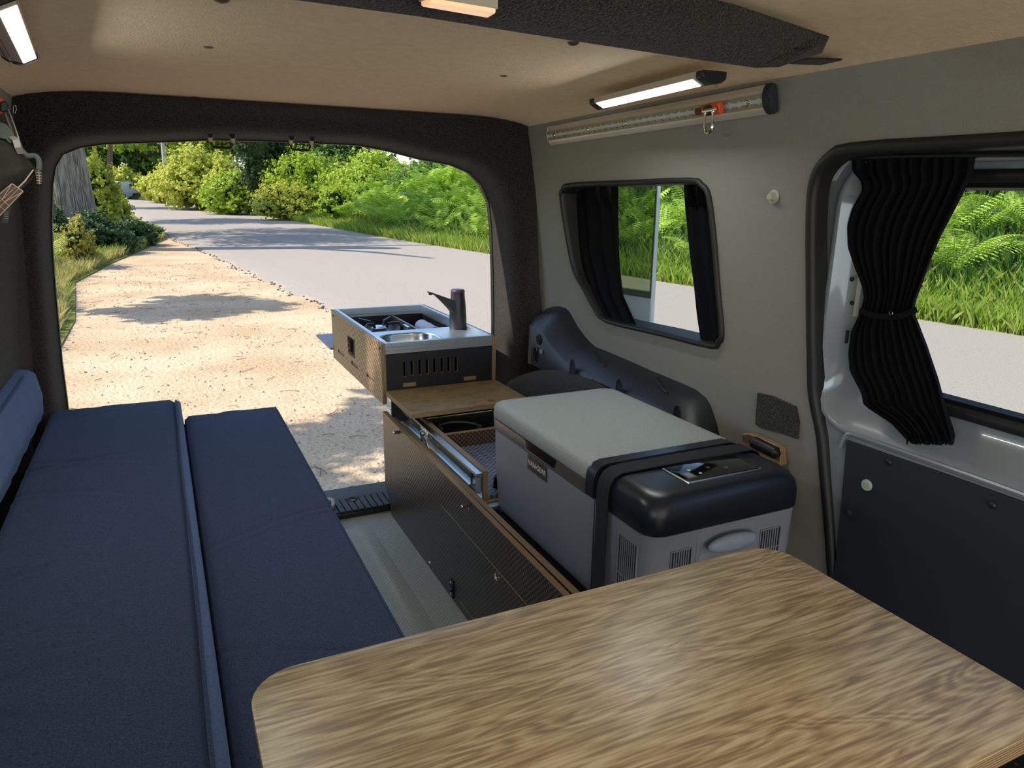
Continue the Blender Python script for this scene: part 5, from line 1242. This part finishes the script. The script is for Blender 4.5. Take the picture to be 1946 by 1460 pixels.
x = PX(225, 100); mass('tree', 'tall shaded trees closing the far end of the road', 'tree', crown(x+2, 112, 9, 14, 5, 9, 26, 7), 34000, .6, m_lf_mid, trunk=tr_(x+2, 112, 0, 9, .5))
x = PX(360, 90); mass('tree', 'leafy trees behind the large hedge, left of the dark tree', 'tree', crown(x, 84, 9, 9, 4, 7, 22, 8), 34000, .4, m_lf_bright, trunk=tr_(x, 84, 0, 9, .4))
x = PX(205, 60); mass('tree', 'gnarled brown-branched tree over the left side of the road', 'tree', crown(x-2, 60, 8.2, 5, 3.5, 3.4, 16, 9), 14000, .34, m_lf_mid, trunk=([(x+.1,60,0),(x,60,2.5),(x+.3,60,4.6),(x-.6,60,6.6)], [.22,.2,.16,.10]))
# trees behind the bracken on the right: what the side windows look out on
for i, (xx, yy, lab_) in enumerate(((17.5, 7.5, 'shaded wood behind the ferns, seen through the sliding door window'), (17, 14, 'tall green trees behind the quarter window bank'), (16.5, 21, 'green trees behind the bank right of the doorway'), (18, 1, 'green trees behind the ferns, hidden side of the sliding door'))):
    mass('tree', lab_, 'tree', crown(xx, yy, 4.2, 3.2, 4.2, 3.8, 20, 20+i), 44000, .14, m_lf_mid if i else m_lf_dark, trunk=tr_(xx, yy, 1.2, 5, .25))
for i, (xx, yy, zz, lab_) in enumerate(((14.6, 5.2, 2.2, 'dense shrub above the bracken, left part of the sliding door window'), (14.8, 9.6, 2.3, 'dense shrub above the bracken between the two side windows'), (14.2, 14.0, 2.4, 'leafy shrub above the grass in the quarter window'), (14.5, 1.5, 2.2, 'dense shrub above the bracken, right part of the sliding door window'), (13.6, 19, 2.5, 'leafy shrub on the bank at the right door pillar'))):
    mass('shrub', lab_, 'bush', crown(xx, yy, zz, 1.7, 2.6, 1.5, 14, 40+i), 26000, .10, m_lf_mid if i % 2 else m_lf_bright)
# ---- left side: big oak, undergrowth
oy = 21.5; ox = P(128, 300, 1, oy)[0]
ok_ = thing('oak_tree', (ox, oy, 0), 'big old oak with thick grey furrowed trunk at the left of the lay-by', 'tree')
zt_ = np.linspace(0, 8.5, 30); b = MB(); G = []
for z in zt_:
    r = .50+.28*math.exp(-z/.35)-.012*z
    G.append([(ox-.10*math.sin(z*.5)+(r+.012*math.sin(9*t)+.02*math.sin(3*t+z))*math.cos(t), oy+(r+.014*math.sin(11*t))*math.sin(t), z) for t in np.linspace(0, 2*math.pi, 49)[:-1]])
MB().loft(G).build('trunk', m_bark, ok_, smooth=70)
# bark ridges: raised furrowed strips
b = MB(); rb = random.Random(5)
for k in range(64):
    t = k/64*2*math.pi; zz = rb.uniform(0, .4)
    while zz < 4.2:
        l_ = rb.uniform(.3, .9); pts = []
        for q in np.linspace(0, 1, 5):
            z = zz+l_*q; r = .505+.28*math.exp(-z/.35)-.012*z; tt = t+.03*math.sin(z*6+k)
            pts.append((ox-.10*math.sin(z*.5)+r*math.cos(tt), oy+r*math.sin(tt), z))
        b.tube(pts, .014, n=5, rs=[.004,.016,.018,.015,.004]); zz += l_*.92
o = b.build('bark_ridge', m_bark, ok_); o['kind'] = 'stuff'
for (p, rs_) in (([(ox,oy,4.5),(ox+1.2,oy,5.8),(ox+2.8,oy+.5,6.6),(ox+4.2,oy+.5,7.2)], [.26,.2,.13,.06]), ([(ox,oy,5.5),(ox-1.4,oy+.3,6.8),(ox-3,oy+.6,7.6)], [.24,.16,.08]), ([(ox,oy,6),(ox+.5,oy-1.6,7.2),(ox+.8,oy-3.4,7.9)], [.22,.15,.07])):
    MB().tube(p, 1, n=8, rs=rs_).build('branch', m_bark, ok_)
C, N = clump_pts(42000, crown(ox+.8, oy+5.5, 8.0, 5.2, 5.0, 2.2, 26, 12)+[(ox+.2, oy+1.5, 4.2, 1.2, 1.2, .7), (ox+2.2, oy+2, 4.6, 1.4, 1.2, .6)], np.random.default_rng(4))
quads('foliage', leaves(C, N+np.array((0,0,.5)), .17)-np.array(ok_.location), m_lf_mid, ok_)
bush('shrub', 'bright yellow-green bush behind the oak trunk, hiding the parked van', 156, 204, 290, 27, 16000, .10, m_lf_yel, depth=1.4, zb=0)
bush('shrub', 'low bright growth on the left roadside behind the oak', 170, 232, 352, 31, 11000, .10, m_lf_yel, depth=1.2, zb=0)
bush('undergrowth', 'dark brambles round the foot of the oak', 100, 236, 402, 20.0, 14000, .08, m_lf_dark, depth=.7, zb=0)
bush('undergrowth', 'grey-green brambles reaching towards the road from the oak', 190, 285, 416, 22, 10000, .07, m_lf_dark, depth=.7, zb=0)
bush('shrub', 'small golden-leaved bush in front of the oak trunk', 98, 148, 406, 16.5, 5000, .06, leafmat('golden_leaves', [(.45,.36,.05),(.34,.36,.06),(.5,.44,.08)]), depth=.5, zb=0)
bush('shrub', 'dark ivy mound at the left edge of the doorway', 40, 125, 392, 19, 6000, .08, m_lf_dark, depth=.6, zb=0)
bush('hedge', 'hedge along the left of the road behind the parked van', 176, 262, 318, 104, 12000, .45, m_lf_yel, depth=3, zb=0)
# overhanging branches left of the lay-by: they shade the ground behind the van
m_ov = m_lf_mid
mass('tree', 'roadside tree on the left beyond the oak, its crown above the frame', 'tree', crown(-3.6, 38, 8.6, 4.6, 4.2, 1.8, 16, 33), 14000, .2, m_ov, trunk=([(-7,39,0),(-6.6,39,4),(-4.6,38,8)], [.35,.3,.15]))
mass('tree', 'roadside tree outside the frame whose branches shade the lay-by', 'tree', crown(-3.6, 12.0, 4.7, 1.5, 1.1, .55, 9, 31), 9000, .15, m_ov, trunk=([(-6.5,12.5,0),(-6.2,12.3,2.5),(-4.6,12,4.2)], [.3,.24,.12]))
mass('tree', 'roadside tree outside the frame whose branches shade the kitchen unit', 'tree', [(-2.3, 4.5, 5.2, 1.1, .9, .45), (-1.5, 5.0, 5.3, .8, .7, .35), (-3.1, 3.7, 5.0, .9, .8, .45), (-3.5, 5.9, 5.2, .75, .6, .3), (-2.9, 6.6, 5.3, .5, .5, .25), (-4.0, 5.2, 5.1, .6, .5, .3)], 5200, .16, m_ov, trunk=([(-7,4.5,0),(-6.5,4.5,3),(-3.6,4.5,4.9)], [.28,.22,.1]))
for i, (xx, yy, lab_) in enumerate(((-15, 20, 'hedge across the verge left of the oak, nearest part'), (-14, 30, 'hedge across the verge left of the oak, middle part'), (-16, 42, 'hedge across the verge left of the oak, far part'), (-13, 9, 'hedge left of the lay-by behind the pale grass'))):
    mass('hedge', lab_, 'bush', crown(xx, yy, 2.4, 3.0, 5.5, 2.6, 16, 60+i), 16000, .16, m_lf_mid)
# ---- wooden pole
pp_ = P(311, 300, 1, 66); tag(MB().lathe((pp_[0], 66, 0), (.01, 0, 1), [(0,.17),(4,.16),(9,.13)], n=12).build('utility_pole', mat('weathered_pole', (.42, .40, .38), .8)), 'pale wooden utility pole behind the hedge near the bend', 'pole')
# ---- parked van down the road
vy = 92; vx0, vx1 = P(196, 370, 1, vy)[0], P(229, 370, 1, vy)[0]
vn = thing('van', ((vx0+vx1)/2, vy, 0), 'small white panel van parked at the left of the road near the bend', 'van')
m_vw = mat('white_car_paint', (.62, .64, .70), .25, coat=.6); m_vg = mat('dark_car_glass', (.03, .04, .05), .08)
vz = 1.95; xc = (vx0+vx1)/2; hw = .92; vang = .32
def vt(x, y, z): c, s = math.cos(vang), math.sin(vang); return (xc+x*c+y*s, vy-x*s+y*c, z)
prv = [(0,.35),(0,1.0),(.12,1.85),(.35,1.96),(2.9,1.98),(3.5,1.75),(4.05,1.18),(4.7,.98),(4.85,.45),(4.6,.32)]
MB().loft([[vt(x*s_, y, z) for y, z in prv] for x, s_ in ((-hw,.93),(-hw,1),(hw,1),(hw,.93))]).build('body', m_vw, vn, bevel=.05)
for x in (-hw, hw):
    for y in (.85, 3.85): MB().cyl(vt(x-.1, y, .33), vt(x+.1, y, .33), .33, n=20).build('wheel', m_rub, vn)
MB().loft([[vt(x, -.02+(z-1.1)*.13, z) for x, z in ((-.7,1.12),(.7,1.12),(.66,1.68),(-.66,1.68))], [vt(x, .05+(z-1.1)*.13, z) for x, z in ((-.7,1.12),(.7,1.12),(.66,1.68),(-.66,1.68))]]).build('rear_window', m_vg, vn)
for s_ in (-1, 1): MB().box(*[tuple(q) for q in (np.minimum(vt(s_*.86-.05, -.05, .95), vt(s_*.86+.05, .02, 1.35)), np.maximum(vt(s_*.86-.05, -.05, .95), vt(s_*.86+.05, .02, 1.35)))]).build('tail_light', mat('red_lens', (.5, .03, .03), .3), vn)
MB().loft([[vt(hw+.005, y, z) for y, z in ((3.0,1.2),(3.95,1.2),(3.5,1.65),(3.0,1.7))], [vt(hw-.02, y, z) for y, z in ((3.0,1.2),(3.95,1.2),(3.5,1.65),(3.0,1.7))]]).build('side_window', m_vg, vn)
MB().box(vt(-.3,-.03,.55), tuple(np.array(vt(-.3,-.03,.55))+(.5,.03,.11))).build('number_plate', mat('yellow_plate', (.6,.45,.05), .5), vn)

# ---- open rear barn door folded back beside the quarter window
hx, hy = 1.215, 2.24; da = math.radians(9)
def dt(u, d, z): return (hx+.012+u*math.sin(da)+d*math.cos(da), hy-u*math.cos(da)+d*math.sin(da)*1, z)
bdw = .50
bdr = struct(MB().sheet([(0,.52),(bdw,.52),(bdw+.0,1.25),(bdw-.01,1.78),(0,1.80)], [[(.06,1.31),(bdw-.010,1.315),(bdw-.014,1.745),(.06,1.74)]], 0, lambda u, z, k: dt(u, .018*k, z)).build('door_2', m_met, bevel=.004))
MB().sheet([(.03,1.29),(bdw-.002,1.297),(bdw-.006,1.76),(.03,1.78)], [], 0, lambda u, z, k: dt(u, -.004+.004*k, z)).build('pane', m_tint, bdr)
hdl = MB().loft([[dt(u, d, z) for u, z in rrect(bdw-.20, bdw-.07, 1.19, 1.245, .02, 4)] for d in (0, -.022)]); hdl.build('door_handle', m_gloss, bdr, bevel=.006)
